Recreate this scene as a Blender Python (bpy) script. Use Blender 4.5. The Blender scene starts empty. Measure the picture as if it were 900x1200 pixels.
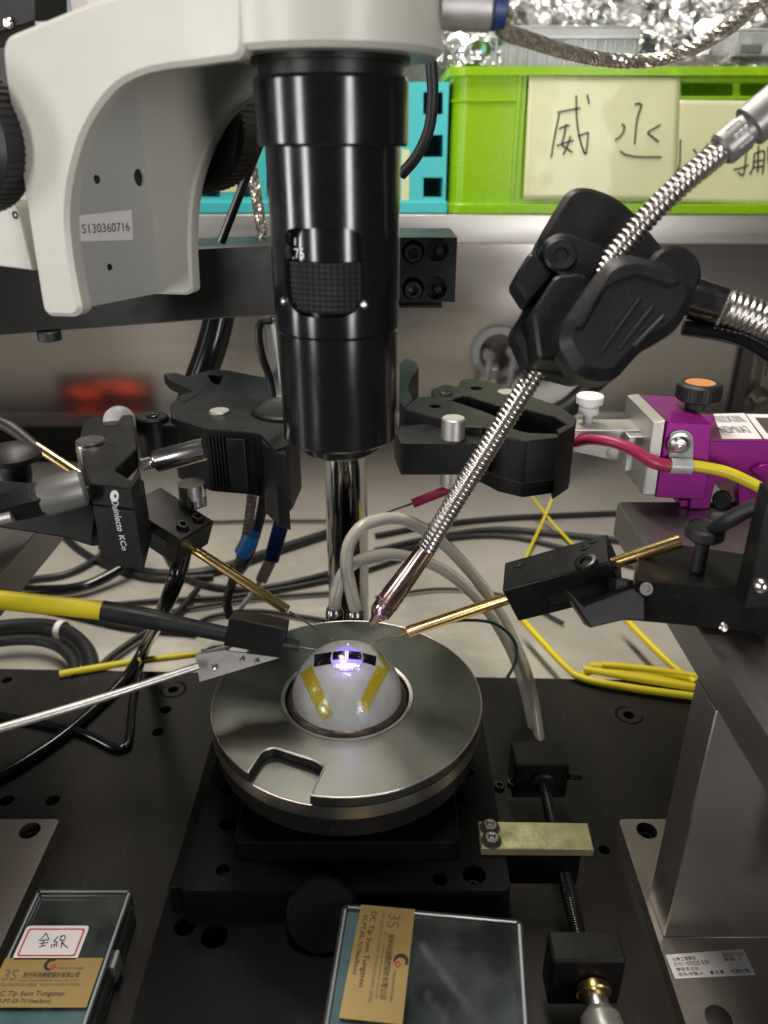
import bpy, bmesh, math, random
from mathutils import Vector as V, Matrix
from mathutils.geometry import tessellate_polygon
from mathutils import noise
random.seed(7)
SC = bpy.context.scene
COL = SC.collection
MM = 0.001
# ---------------------------------------------------------------- camera
CAM = V((15.1, -252.1, 203.4)); PITCH = math.radians(25.484); FPX = 900.0
RI = V((1, 0, 0)); FW = V((0, math.cos(PITCH), -math.sin(PITCH))); UP = V((0, math.sin(PITCH), math.cos(PITCH)))
cd = bpy.data.cameras.new('camera'); cam = bpy.data.objects.new('camera', cd); COL.objects.link(cam)
cam.location = CAM * MM; cam.rotation_euler = (math.pi / 2 - PITCH, 0, 0)
cd.sensor_fit = 'HORIZONTAL'; cd.sensor_width = 36; cd.lens = 36
cd.clip_start = 0.005; cd.clip_end = 20
cd.dof.use_dof = True; cd.dof.focus_distance = 0.325; cd.dof.aperture_fstop = 15
SC.camera = cam
# ---------------------------------------------------------------- light
w = bpy.data.worlds.new('World'); SC.world = w; w.use_nodes = True
w.node_tree.nodes['Background'].inputs[0].default_value = (0.80, 0.86, 1.0, 1)
w.node_tree.nodes['Background'].inputs[1].default_value = 0.05
def area(name, loc, target, sx, sy, power, col):
    l = bpy.data.lights.new(name, 'AREA'); l.shape = 'RECTANGLE'; l.size = sx * MM; l.size_y = sy * MM
    l.energy = power; l.color = col
    o = bpy.data.objects.new(name, l); COL.objects.link(o)
    o.location = V(loc) * MM
    o.rotation_euler = (V(target) - V(loc)).to_track_quat('-Z', 'Y').to_euler()
    return o
area('ceiling_lamp', (-100, 300, 1150), (0, 330, 0), 1200, 180, 23.5, (1.0, 0.93, 0.82))
for nm, az, pw, wd in (('side_streak_light', -78, .70, 120), ('left_streak_light', -44, .85, 130), ('right_streak_light', 29, .90, 130)):  # added upright strips stand in for the bright room mirrored in the tube
    a_ = math.radians(az); area(nm, (900 * math.sin(a_), -900 * math.cos(a_), 300), (0, 0, 360), wd, 660, pw, (1.0, 0.97, 0.95)).data.spread = math.radians(64)
SC.view_settings.view_transform = 'Standard'; SC.view_settings.look = 'None'
SC.view_settings.exposure = 0.0; SC.view_settings.gamma = 1
SC.cycles.max_bounces = 10; SC.cycles.transmission_bounces = 8; SC.cycles.transparent_max_bounces = 12
SC.cycles.use_denoising = True; SC.cycles.sample_clamp_indirect = 4.0
SC.cycles.caustics_reflective = False; SC.cycles.caustics_refractive = False
# ---------------------------------------------------------------- pixel helpers (photo is 900 x 1200): real points at a stated plane
def ray(u, v): return FW + RI * ((u - 450) / FPX) + UP * ((600 - v) / FPX)
def D(u, v, Z): return CAM + ray(u, v) * Z
def Yp(u, v, y): d = ray(u, v); return CAM + d * ((y - CAM.y) / d.y)
def Zp(u, v, z): d = ray(u, v); return CAM + d * ((z - CAM.z) / d.z)
def Xp(u, v, x): d = ray(u, v); return CAM + d * ((x - CAM.x) / d.x)
def Pl(u, v, n, k): d = ray(u, v); n = V(n); return CAM + d * ((k - n.dot(CAM)) / n.dot(d))
def dep(p): return (V(p) - CAM).dot(FW)
# ---------------------------------------------------------------- materials
def mat(name, col, rough=0.5, metal=0.0, trans=0.0, ior=1.45, bump=0.0, bscale=600, rvar=0.08, cvar=0.06, emit=None,
        es=0.0, spec=0.5, streak=None, coat=0.0, alpha=1.0, sss=0.0, dust=0.0, nscale=90, bdist=0.0006, rings=0.0, scr=0.0):
    m = bpy.data.materials.new(name); m.use_nodes = True
    nt = m.node_tree; b = nt.nodes['Principled BSDF']; L = nt.links.new
    b.inputs['Base Color'].default_value = (*col, 1); b.inputs['Roughness'].default_value = rough
    b.inputs['Metallic'].default_value = metal; b.inputs['IOR'].default_value = ior
    b.inputs['Transmission Weight'].default_value = trans; b.inputs['Specular IOR Level'].default_value = spec
    b.inputs['Coat Weight'].default_value = coat; b.inputs['Alpha'].default_value = alpha
    if sss: b.inputs['Subsurface Weight'].default_value = sss; b.inputs['Subsurface Radius'].default_value = (.006, .006, .006)
    if emit: b.inputs['Emission Color'].default_value = (*emit, 1); b.inputs['Emission Strength'].default_value = es
    tc = nt.nodes.new('ShaderNodeTexCoord'); mp = nt.nodes.new('ShaderNodeMapping'); L(tc.outputs['Object'], mp.inputs[0])
    if streak: mp.inputs['Scale'].default_value = streak
    n1 = nt.nodes.new('ShaderNodeTexNoise'); n1.inputs['Scale'].default_value = nscale; n1.inputs['Detail'].default_value = 6
    n1.inputs['Roughness'].default_value = 0.65; L(mp.outputs[0], n1.inputs['Vector'])
    if rvar:
        r = nt.nodes.new('ShaderNodeMapRange'); r.inputs[1].default_value = .3; r.inputs[2].default_value = .7
        r.inputs[3].default_value = max(0.02, rough - rvar); r.inputs[4].default_value = min(1, rough + rvar)
        L(n1.outputs[0], r.inputs[0]); L(r.outputs[0], b.inputs['Roughness'])
    if cvar or dust:
        n2 = nt.nodes.new('ShaderNodeTexNoise'); n2.inputs['Scale'].default_value = nscale * .45; n2.inputs['Detail'].default_value = 5
        L(mp.outputs[0], n2.inputs['Vector'])
        mx = nt.nodes.new('ShaderNodeMix'); mx.data_type = 'RGBA'
        a = tuple(c * (1 - cvar * 2) for c in col); c2 = tuple(min(1, c * (1 + cvar * 2)) for c in col)
        mx.inputs[6].default_value = (*a, 1); mx.inputs[7].default_value = (*c2, 1)
        L(n2.outputs[0], mx.inputs[0]); out = mx.outputs[2]
        if dust:
            n3 = nt.nodes.new('ShaderNodeTexNoise'); n3.inputs['Scale'].default_value = 1500; n3.inputs['Detail'].default_value = 2
            L(tc.outputs['Object'], n3.inputs['Vector'])
            r3 = nt.nodes.new('ShaderNodeMapRange'); r3.inputs[1].default_value = .66; r3.inputs[2].default_value = .76
            r3.inputs[3].default_value = 0; r3.inputs[4].default_value = dust
            L(n3.outputs[0], r3.inputs[0])
            mx2 = nt.nodes.new('ShaderNodeMix'); mx2.data_type = 'RGBA'; L(r3.outputs[0], mx2.inputs[0]); L(out, mx2.inputs[6])
            mx2.inputs[7].default_value = (.35, .33, .3, 1); out = mx2.outputs[2]
        if scr:                                        # hairline scratches and rubbed streaks
            for ang, thr in ((.5, .70), (-.9, .72)):
                ms = nt.nodes.new('ShaderNodeMapping'); ms.inputs['Rotation'].default_value = (0, 0, ang); ms.inputs['Scale'].default_value = (700, 16, 300)
                L(tc.outputs['Object'], ms.inputs[0])
                ns = nt.nodes.new('ShaderNodeTexNoise'); ns.inputs['Scale'].default_value = 1; ns.inputs['Detail'].default_value = 3; L(ms.outputs[0], ns.inputs['Vector'])
                rs = nt.nodes.new('ShaderNodeMapRange'); rs.inputs[1].default_value = thr - .04; rs.inputs[2].default_value = thr + .06; rs.inputs[3].default_value = 0; rs.inputs[4].default_value = scr
                L(ns.outputs[0], rs.inputs[0]); m3 = nt.nodes.new('ShaderNodeMix'); m3.data_type = 'RGBA'; L(rs.outputs[0], m3.inputs[0]); L(out, m3.inputs[6])
                m3.inputs[7].default_value = (.30, .29, .27, 1); out = m3.outputs[2]
        L(out, b.inputs['Base Color'])
    if bump:
        n4 = nt.nodes.new('ShaderNodeTexNoise'); n4.inputs['Scale'].default_value = bscale; n4.inputs['Detail'].default_value = 4
        L(mp.outputs[0], n4.inputs['Vector'])
        bp = nt.nodes.new('ShaderNodeBump'); bp.inputs['Strength'].default_value = bump; bp.inputs['Distance'].default_value = bdist
        L(n4.outputs[0], bp.inputs['Height']); L(bp.outputs[0], b.inputs['Normal'])
        if rings:                                      # turning marks about the part's own axis
            wv = nt.nodes.new('ShaderNodeTexWave'); wv.wave_type = 'RINGS'; wv.rings_direction = 'Z'; wv.inputs['Scale'].default_value = 620; wv.inputs['Distortion'].default_value = 1.5; wv.inputs['Detail'].default_value = 3
            L(tc.outputs['Object'], wv.inputs['Vector'])
            b2 = nt.nodes.new('ShaderNodeBump'); b2.inputs['Strength'].default_value = rings; b2.inputs['Distance'].default_value = .00008
            L(wv.outputs['Fac'], b2.inputs['Height']); L(bp.outputs[0], b2.inputs['Normal']); L(b2.outputs[0], b.inputs['Normal'])
    return m
M = {}
M['anod'] = mat('black_anodised', (.008, .008, .008), .36, 0, bump=.10, bscale=2500, dust=.10, spec=.25, scr=.05)
M['gloss'] = mat('black_gloss_enamel', (.006, .006, .007), .17, 0, rvar=.03, dust=.05)
M['rubber'] = mat('black_rubber', (.012, .012, .013), .48, bump=.05)
M['abs'] = mat('black_moulded_plastic', (.007, .007, .008), .40, 0, bump=.25, bscale=1800, dust=.08, spec=.28, scr=.04)
M['plate'] = mat('black_breadboard', (.0165, .015, .0138), .42, 0, bump=.10, bscale=1500, dust=.20, cvar=.16, spec=.24, nscale=40, scr=.07)
M['stage'] = mat('black_stage_metal', (.004, .004, .0045), .42, 0, bump=.1, bscale=1500, dust=.03, spec=.10)
M['white'] = mat('warm_white_enamel', (.44, .432, .378), .34, bump=.12, bscale=900, rvar=.05, cvar=.015)
M['grey'] = mat('grey_enamel', (.36, .36, .34), .42, bump=.15, bscale=1400, rvar=.05, cvar=.02)
M['bench'] = mat('brushed_steel_bench', (.63, .595, .53), .36, .62, bump=.75, bscale=9, streak=(.9, 1.1, 1), cvar=.04, nscale=11, bdist=.006)
M['wall'] = mat('polished_steel_wall', (.60, .57, .53), .20, .80, bump=.025, bscale=60, streak=(.12, 1, 2.5), cvar=.08, rvar=.04, nscale=22)
M['shelf'] = mat('brushed_steel_shelf', (.46, .45, .42), .34, .85, bump=.06, bscale=300, streak=(.1, 2, 3), cvar=.05, nscale=60)
M['chuck'] = mat('dark_nickel_chuck', (.118, .124, .110), .33, .92, bump=.05, bscale=1800, cvar=.06, rvar=.03, nscale=35, rings=.10, scr=.08)
M['turned'] = mat('turned_bright_steel', (.50, .47, .43), .30, 1.0, bump=.06, bscale=1500, nscale=60, rvar=.04, cvar=.03)
M['steel'] = mat('bright_steel', (.66, .64, .60), .24, 1, rvar=.03, cvar=.02)
M['chrome'] = mat('polished_chrome', (.52, .51, .50), .07, 1, rvar=.02, cvar=.02)
M['flex'] = mat('nickel_flex_tube', (.58, .54, .50), .27, 1, rvar=.04)
M['gunmetal'] = mat('gun_metal', (.24, .22, .21), .22, 1)
M['alu'] = mat('bead_blasted_aluminium', (.50, .49, .47), .42, .85, bump=.2, bscale=2200)
M['platen'] = mat('ground_steel_platen', (.26, .245, .235), .36, .9, bump=.08, bscale=700, streak=(3, .3, 1), cvar=.03, rvar=.03)
M['legside'] = mat('dull_steel_bracket', (.36, .33, .305), .34, .92, bump=.10, bscale=900, cvar=.05, rvar=.04, nscale=40, scr=.08)
M['gold'] = mat('gold_plated_brass', (.92, .64, .27), .22, 1, rvar=.03, cvar=.02)
M['brass'] = mat('worn_brass_strip', (.50, .47, .27), .36, .85, bump=.15, cvar=.12, nscale=120)
M['yellow'] = mat('yellow_pvc', (.62, .52, .02), .38, bump=.05, cvar=.05)
M['magenta'] = mat('magenta_heat_shrink', (.30, .02, .07), .40)
M['green_wire'] = mat('green_pvc', (.01, .10, .06), .4)
M['blue'] = mat('blue_plastic', (.02, .16, .42), .42)
M['navy'] = mat('navy_plastic', (.015, .03, .11), .4)
M['lime'] = mat('lime_plastic', (.34, .66, .008), .26, bump=.06, trans=.22, ior=1.35, rvar=.05, cvar=.03)
M['teal'] = mat('teal_plastic', (.07, .55, .58), .38, bump=.05, rvar=.05, cvar=.03)
M['paper'] = mat('yellow_note_paper', (.74, .74, .42), .34, bump=.35, bscale=70, cvar=.04, nscale=30, coat=.12)
M['white_paper'] = mat('white_label_paper', (.70, .66, .66), .5, cvar=.02)
M['ink'] = mat('black_ink', (.010, .010, .013), .5, cvar=0)
M['blue_ink'] = mat('blue_black_ink', (.03, .03, .10), .5, cvar=0)
M['red_ink'] = mat('red_ink', (.42, .03, .05), .5, cvar=0)
M['mark'] = mat('white_paint_mark', (.70, .70, .68), .5, cvar=0)
M['grey_ink'] = mat('grey_ink', (.12, .10, .06), .5, cvar=0)
M['edge'] = mat('moulded_clear_edge', (.75, .80, .82), .15, 0, trans=.45, ior=1.4, cvar=0)
M['foil'] = mat('aluminium_foil', (.72, .72, .71), .30, 1, bump=.35, bscale=260)
M['clear'] = mat('clear_polystyrene', (.9, .95, 1), .05, 0, trans=.972, ior=1.45, cvar=0, rvar=.03)
M['frost'] = mat('cloudy_plastic', (.86, .88, .90), .22, 0, trans=.62, ior=1.4, cvar=.02, bump=.2)
M['hose'] = mat('silicone_hose', (.72, .70, .62), .24, 0, trans=.55, ior=1.36, cvar=.01, rvar=.02)
M['dome'] = mat('cloudy_glass_dome', (.86, .85, .83), .15, 0, trans=.52, ior=1.45, cvar=.20, nscale=240, bump=.55, bscale=230, rvar=.08)
M['bronze'] = mat('dull_bronze_seat', (.17, .145, .115), .28, .9)
M['ferrule'] = mat('satin_nickel_ferrule', (.52, .38, .34), .22, 1)
M['kapton'] = mat('amber_tape', (.60, .48, .03), .24, 0, trans=.45, ior=1.5, coat=.6, bump=.6, bscale=300, cvar=.12, nscale=220)
M['cell'] = mat('black_sample_film', (.006, .006, .009), .10, cvar=0)
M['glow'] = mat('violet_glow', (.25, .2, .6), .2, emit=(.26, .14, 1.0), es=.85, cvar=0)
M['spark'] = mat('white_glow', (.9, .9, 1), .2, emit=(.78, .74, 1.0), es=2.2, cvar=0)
M['purple'] = mat('purple_anodised', (.24, .010, .20), .33, .5, bump=.12, bscale=2500, cvar=.03)
M['orange'] = mat('copper_orange_cap', (.70, .30, .12), .35, .4, cvar=.1)
M['cable_grey'] = mat('grey_connector', (.20, .20, .19), .36, .5)
M['braid'] = mat('tinned_braid', (.55, .50, .42), .25, .85, cvar=.15)
M['brown'] = mat('brown_black_braid', (.07, .055, .045), .5, cvar=.3, nscale=300)
M['beige'] = mat('beige_plastic', (.45, .36, .25), .5)
M['whiteplastic'] = mat('white_plastic', (.80, .79, .76), .4, cvar=.02)
M['label_gold'] = mat('gold_foil_label', (.31, .22, .08), .42, .35, cvar=.04)
M['foam'] = mat('blue_green_foam', (.075, .17, .19), .7, bump=.2)
M['red_led'] = mat('red_led', (.5, .02, .02), .4, emit=(1, .10, .04), es=3, cvar=0)
M['hole'] = mat('dark_hole', (.004, .004, .004), .6, cvar=0, rvar=0)
M['screw'] = mat('blackened_screw', (.055, .055, .052), .26, .85)
def clear_sheet(m, haze):                              # thin clear plastic: lets light through, mirrors at grazing angles, faint haze
    nt = m.node_tree; L = nt.links.new; nt.nodes.clear(); o = nt.nodes.new('ShaderNodeOutputMaterial')
    tr = nt.nodes.new('ShaderNodeBsdfTransparent'); tr.inputs[0].default_value = (.93, .96, .97, 1)
    gl = nt.nodes.new('ShaderNodeBsdfGlossy'); gl.inputs['Roughness'].default_value = .06
    df = nt.nodes.new('ShaderNodeBsdfDiffuse'); df.inputs[0].default_value = (.75, .80, .82, 1)
    fr = nt.nodes.new('ShaderNodeFresnel'); fr.inputs[0].default_value = 1.5
    tc = nt.nodes.new('ShaderNodeTexCoord'); n1 = nt.nodes.new('ShaderNodeTexNoise'); n1.inputs['Scale'].default_value = 55; n1.inputs['Detail'].default_value = 6
    L(tc.outputs['Object'], n1.inputs['Vector']); r = nt.nodes.new('ShaderNodeMapRange'); r.inputs[1].default_value = .42; r.inputs[2].default_value = .75
    r.inputs[3].default_value = haze * .4; r.inputs[4].default_value = haze * 2.4; L(n1.outputs[0], r.inputs[0])
    a = nt.nodes.new('ShaderNodeMixShader'); b = nt.nodes.new('ShaderNodeMixShader')
    L(r.outputs[0], a.inputs[0]); L(tr.outputs[0], a.inputs[1]); L(df.outputs[0], a.inputs[2])
    L(fr.outputs[0], b.inputs[0]); L(a.outputs[0], b.inputs[1]); L(gl.outputs[0], b.inputs[2]); L(b.outputs[0], o.inputs[0])
clear_sheet(M['clear'], .022)
# ---------------------------------------------------------------- mesh builder (millimetres)
def catmull(P, res=8):
    P = [V(p) for p in P]
    if len(P) == 2: return [P[0].lerp(P[1], i / 2) for i in range(3)]
    out = []
    for i in range(len(P) - 1):
        p0 = P[i - 1] if i else P[0] * 2 - P[1]; p1 = P[i]; p2 = P[i + 1]; p3 = P[i + 2] if i + 2 < len(P) else P[-1] * 2 - P[-2]
        for k in range(res):
            t = k / res; t2 = t * t; t3 = t2 * t
            out.append(.5 * ((2 * p1) + (p2 - p0) * t + (2 * p0 - 5 * p1 + 4 * p2 - p3) * t2 + (3 * p1 - p0 - 3 * p2 + p3) * t3))
    out.append(P[-1]); return out
def resample(P, step):
    out = [P[0]]; acc = 0
    for a, b in zip(P[:-1], P[1:]):
        L = (b - a).length
        if L < 1e-9: continue
        d = step - acc
        while d <= L:
            out.append(a.lerp(b, d / L)); d += step
        acc = (acc + L) % step
    return out
def frames(P):
    T = []
    for i in range(len(P)):
        t = (P[min(i + 1, len(P) - 1)] - P[max(i - 1, 0)]); T.append(t.normalized())
    n = T[0].orthogonal().normalized(); F = []
    for t in T:
        n = (n - t * n.dot(t)); n = n.normalized() if n.length > 1e-6 else t.orthogonal().normalized()
        F.append((n, t.cross(n)))
    return F
def rp(P, r, n=4):                                   # round the corners of a polygon
    P = [V(p) for p in P]; out = []; N = len(P)
    for i in range(N):
        a, b, c = P[i - 1], P[i], P[(i + 1) % N]; rr = r[i] if isinstance(r, (list, tuple)) else r
        d1, d2 = (a - b), (c - b); k = min(rr, d1.length * .48, d2.length * .48)
        if k < 1e-3: out.append(b); continue
        s, e = b + d1.normalized() * k, b + d2.normalized() * k
        for j in range(n + 1):
            t = j / n; out.append(s * (1 - t) ** 2 + b * 2 * t * (1 - t) + e * t * t)
    return out
def newell(P):
    n = V((0, 0, 0))
    for a, b in zip(P, P[1:] + P[:1]): n += V(((a.y - b.y) * (a.z + b.z), (a.z - b.z) * (a.x + b.x), (a.x - b.x) * (a.y + b.y)))
    return n.normalized()
def inset(P, c):
    n = newell(P); out = []; N = len(P)
    for i in range(N):
        a, b, d = P[i - 1], P[i], P[(i + 1) % N]
        e1, e2 = (b - a), (d - b)
        if e1.length < 1e-6 or e2.length < 1e-6: out.append(b); continue
        n1, n2 = n.cross(e1.normalized()), n.cross(e2.normalized())
        m = (n1 + n2); q = 1 + n1.dot(n2)
        out.append(b + m * (c / max(q, .35)))
    return out
def circ(c, n, r, k=24, ph=0):
    n = V(n).normalized(); a = n.orthogonal().normalized(); b = n.cross(a); c = V(c)
    return [c + a * (r * math.cos(ph + 2 * math.pi * i / k)) + b * (r * math.sin(ph + 2 * math.pi * i / k)) for i in range(k)]
class G:
    def __init__(s): s.b = bmesh.new()
    def v(s, p): return s.b.verts.new(p)
    def f(s, vs):
        try: return s.b.faces.new(vs)
        except ValueError: return None
    def box(s, c, size, X=(1, 0, 0), Y=(0, 1, 0), Zz=None):
        X, Y = V(X).normalized(), V(Y).normalized(); Zv = V(Zz).normalized() if Zz else X.cross(Y); c = V(c)
        return s.par(c - X * size[0] / 2 - Y * size[1] / 2 - Zv * size[2] / 2, X * size[0], Y * size[1], Zv * size[2])
    def bx(s, x0, x1, y0, y1, z0, z1): return s.par((x0, y0, z0), (x1 - x0, 0, 0), (0, y1 - y0, 0), (0, 0, z1 - z0))
    def par(s, o, a, b, c):
        o, a, b, c = V(o), V(a), V(b), V(c)
        q = [s.v(o + a * i + b * j + c * k) for k in (0, 1) for j in (0, 1) for i in (0, 1)]
        for t in ((0, 2, 3, 1), (4, 5, 7, 6), (0, 1, 5, 4), (2, 6, 7, 3), (0, 4, 6, 2), (1, 3, 7, 5)): s.f([q[i] for i in t])
        return s
    def ext(s, P, vec, holes=(), ch=0.0):
        P = [V(p) for p in P]; vec = V(vec); d = vec.normalized(); H = [[V(p) for p in h] for h in holes]
        if ch:
            I = inset(P, ch); rings = [I, [p + d * ch for p in P], [p + vec - d * ch for p in P], [p + vec for p in I]]
        else: rings = [P, [p + vec for p in P]]
        R = [[s.v(p) for p in r] for r in rings]; N = len(P)
        for a, b in zip(R[:-1], R[1:]):
            for i in range(N): s.f([a[i], a[(i + 1) % N], b[(i + 1) % N], b[i]])
        HA = [[s.v(p) for p in h] for h in H]; HB = [[s.v(p + vec) for p in h] for h in H]
        for a, b in zip(HA, HB):
            for i in range(len(a)): s.f([a[i], b[i], b[(i + 1) % len(a)], a[(i + 1) % len(a)]])
        base = [rings[0]] + H; ax = newell(rings[0]); q = ax.rotation_difference(V((0, 0, 1)))
        flat = [[q @ p for p in r] for r in base]
        z = [V((p.x, p.y, 0)) for r in flat for p in r]; flat2 = []; k = 0
        for r in flat: flat2.append(z[k:k + len(r)]); k += len(r)
        for t in tessellate_polygon(flat2):
            va = R[0] + [x for h in HA for x in h]; vb = R[-1] + [x for h in HB for x in h]
            s.f([va[i] for i in t]); s.f([vb[i] for i in reversed(t)])
        return s
    def lathe(s, prof, c, ax=(0, 0, 1), n=40):
        ax = V(ax).normalized(); c = V(c); a = ax.orthogonal().normalized(); b = ax.cross(a); rings = []
        for r, z in prof:
            if r < 1e-6: rings.append([s.v(c + ax * z)])
            else: rings.append([s.v(c + ax * z + a * (r * math.cos(2 * math.pi * i / n)) + b * (r * math.sin(2 * math.pi * i / n))) for i in range(n)])
        for p, q in zip(rings[:-1], rings[1:]):
            for i in range(n):
                j = (i + 1) % n
                if len(p) == 1 and len(q) == 1: continue
                if len(p) == 1: s.f([p[0], q[j], q[i]])
                elif len(q) == 1: s.f([p[i], p[j], q[0]])
                else: s.f([p[i], p[j], q[j], q[i]])
        return s
    def cyl(s, p0, p1, r, r1=None, n=28, ch=0.0):
        p0, p1 = V(p0), V(p1); L = (p1 - p0).length; r1 = r if r1 is None else r1
        if ch: pr = [(0, 0), (r - ch, 0), (r, ch), (r1, L - ch), (r1 - ch, L), (0, L)]
        else: pr = [(0, 0), (r, 0), (r1, L), (0, L)]
        return s.lathe(pr, p0, p1 - p0, n)
    def sweep(s, P, rs, n=10, cap=True):
        F = frames(P); rings = []
        for i, p in enumerate(P):
            r = rs[i] if isinstance(rs, list) else rs; a, b = F[i]
            rings.append([s.v(p + a * (r * math.cos(2 * math.pi * k / n)) + b * (r * math.sin(2 * math.pi * k / n))) for k in range(n)])
        for p, q in zip(rings[:-1], rings[1:]):
            for i in range(n): s.f([p[i], p[(i + 1) % n], q[(i + 1) % n], q[i]])
        if cap: s.f(rings[0][::-1]); s.f(rings[-1])
        return s
    def tube(s, P, r, n=10, res=8, cap=True): return s.sweep(catmull(P, res), r, n, cap)
    def taper(s, P, rr, n=12, res=8):
        Q = catmull(P, res); m = len(rr) - 1; rs = []
        for i in range(len(Q)):
            t = i / (len(Q) - 1) * m; k = min(int(t), m - 1); rs.append(rr[k] + (rr[k + 1] - rr[k]) * (t - k))
        return s.sweep(Q, rs, n)
    def corr(s, P, r, pitch, d, n=20, sub=6):
        Q = resample(catmull(P, 24), pitch / sub); rs = [r - d * (abs(math.cos(math.pi * i / sub)) ** 3) for i in range(len(Q))]
        return s.sweep(Q, rs, n)
    def braid(s, P, r, strands=8, pitch=16, rs=None):
        Q = resample(catmull(P, 16), 1.2); F = frames(Q); rs = rs or r * .42
        for sg in (1, -1):
            for k in range(strands // 2):
                s.sweep([q + (F[i][0] * math.cos(sg * i * 1.2 / pitch * 6.283 + k * 12.566 / strands) + F[i][1] * math.sin(sg * i * 1.2 / pitch * 6.283 + k * 12.566 / strands)) * (r * (.72 if sg > 0 else .66)) for i, q in enumerate(Q)], rs, 6)
        s.sweep(Q, r * .6, 8); return s
    def screw(s, p, d, r, h, n=18):
        p = V(p); d = V(d).normalized()
        s.lathe([(r * .96, 0), (r, h * .85), (r * .88, h), (r * .56, h), (r * .52, h * .92)], p, d, n)
        s.lathe([(r * .52, h * .92), (r * .50, h * .3), (0, h * .25)], p, d, 6); return s
    def pan(s, p, d, r, h, n=18): return s.lathe([(r, 0), (r, h * .4), (r * .7, h * .9), (r * .25, h), (r * .2, h * .5), (0, h * .45)], p, d, n)
    def ball(s, c, r, ax=(0, 0, 1), a0=-90, n=24): return s.lathe([(r * math.cos(math.radians(a)), r * math.sin(math.radians(a))) for a in [a0 + (90 - a0) * i / 14 for i in range(14)]] + [(0, r)], c, ax, n)
OFF = {}
def off(o): return OFF.get(o.name, V((0, 0, 0)))
def mesh_from(g, name, mt, o, smooth):
    if o is not None:
        for vv in g.b.verts: vv.co -= o
    for vv in g.b.verts: vv.co *= MM
    bmesh.ops.recalc_face_normals(g.b, faces=g.b.faces[:])
    me = bpy.data.meshes.new(name); g.b.to_mesh(me); g.b.free(); me.materials.append(mt)
    me.polygons.foreach_set('use_smooth', [True] * len(me.polygons))
    me.set_sharp_from_angle(angle=math.radians(smooth))
    return me
def bev(ob, wd, seg=2):
    if wd:
        m = ob.modifiers.new('bevel', 'BEVEL'); m.width = wd * MM; m.segments = seg; m.limit_method = 'ANGLE'; m.angle_limit = math.radians(40)
        m.harden_normals = False
def info(o, label=None, cat=None, group=None, kind=None):
    if label: o['label'] = label
    if cat: o['category'] = cat
    if group: o['group'] = group
    if kind: o['kind'] = kind
    return o
def thing(name, loc, label, cat, group=None):
    o = bpy.data.objects.new(name, None); COL.objects.link(o); o.location = V(loc) * MM; o.empty_display_size = .005
    OFF[o.name] = V(loc); return info(o, label, cat, group)
def part(name, g, mt, par, bevel=0, label=None, smooth=32, kind=None):
    o = bpy.data.objects.new(name, mesh_from(g, name, M[mt], off(par), smooth)); COL.objects.link(o); o.parent = par; OFF[o.name] = off(par)
    bev(o, bevel); return info(o, label, kind=kind)
def single(name, g, mt, label, cat, group=None, bevel=0, smooth=32, kind=None):
    vs = [vv.co for vv in g.b.verts]
    lo = V([min(c[i] for c in vs) for i in range(3)]); hi = V([max(c[i] for c in vs) for i in range(3)])
    b = V(((lo.x + hi.x) / 2, (lo.y + hi.y) / 2, lo.z))
    o = bpy.data.objects.new(name, mesh_from(g, name, M[mt], b, smooth)); COL.objects.link(o); o.location = b * MM; OFF[o.name] = b
    bev(o, bevel); return info(o, label, cat, group, kind)
def repeat(name, src, par, delta):                     # another copy of a part, sharing its mesh
    o = src.copy(); COL.objects.link(o); o.name = name; o.parent = par; o.location = src.location + V(delta) * MM; OFF[o.name] = off(par); return o
def text(name, s, A, B, up, h, mt, par, lift=0.15, kind=None, thick=.05):
    A, B, up = V(A), V(B), V(up); X = (B - A); wd = X.length; X.normalize(); n = X.cross(up).normalized(); Yv = n.cross(X)
    c = bpy.data.curves.new(name, 'FONT'); c.body = s; c.resolution_u = 3
    t = bpy.data.objects.new(name, c); COL.objects.link(t)
    me = bpy.data.meshes.new_from_object(t.evaluated_get(bpy.context.evaluated_depsgraph_get()))
    bpy.data.objects.remove(t); xs = [q.co.x for q in me.vertices]; ys = [q.co.y for q in me.vertices]
    x0, x1, y0, y1 = min(xs), max(xs), min(ys), max(ys); o0 = off(par)
    for q in me.vertices:
        q.co = (A + X * ((q.co.x - x0) / (x1 - x0) * wd) + Yv * ((q.co.y - y0) / (y1 - y0) * h) + n * lift - o0) * MM
    me.materials.clear(); me.materials.append(M[mt]); me.name = name
    o = bpy.data.objects.new(name, me); COL.objects.link(o); o.parent = par; OFF[o.name] = o0
    return o
def strokes(g, L, fn, r):
    for S in L: g.tube([fn(*p) for p in S], r, 6, 4)
def trib(A, B, C3, D3, Z, far3=1):                     # three perpendicular edge vectors of a box whose corner and edges are known
    q = lambda P: V((P[0] - A[0], A[1] - P[1], 0))
    e1, e2, e3 = q(B), q(C3), q(D3); ab, ac, bc = -e1.dot(e2), -e1.dot(e3), -e2.dot(e3)
    c = math.sqrt(abs(bc * ac / ab)) * far3; b = bc / c; a = ac / c; k = Z / FPX
    f = lambda e, z: (RI * e.x + UP * e.y + FW * z) * k
    return D(A[0], A[1], Z), f(e1, a), f(e2, b), f(e3, c)
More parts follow.
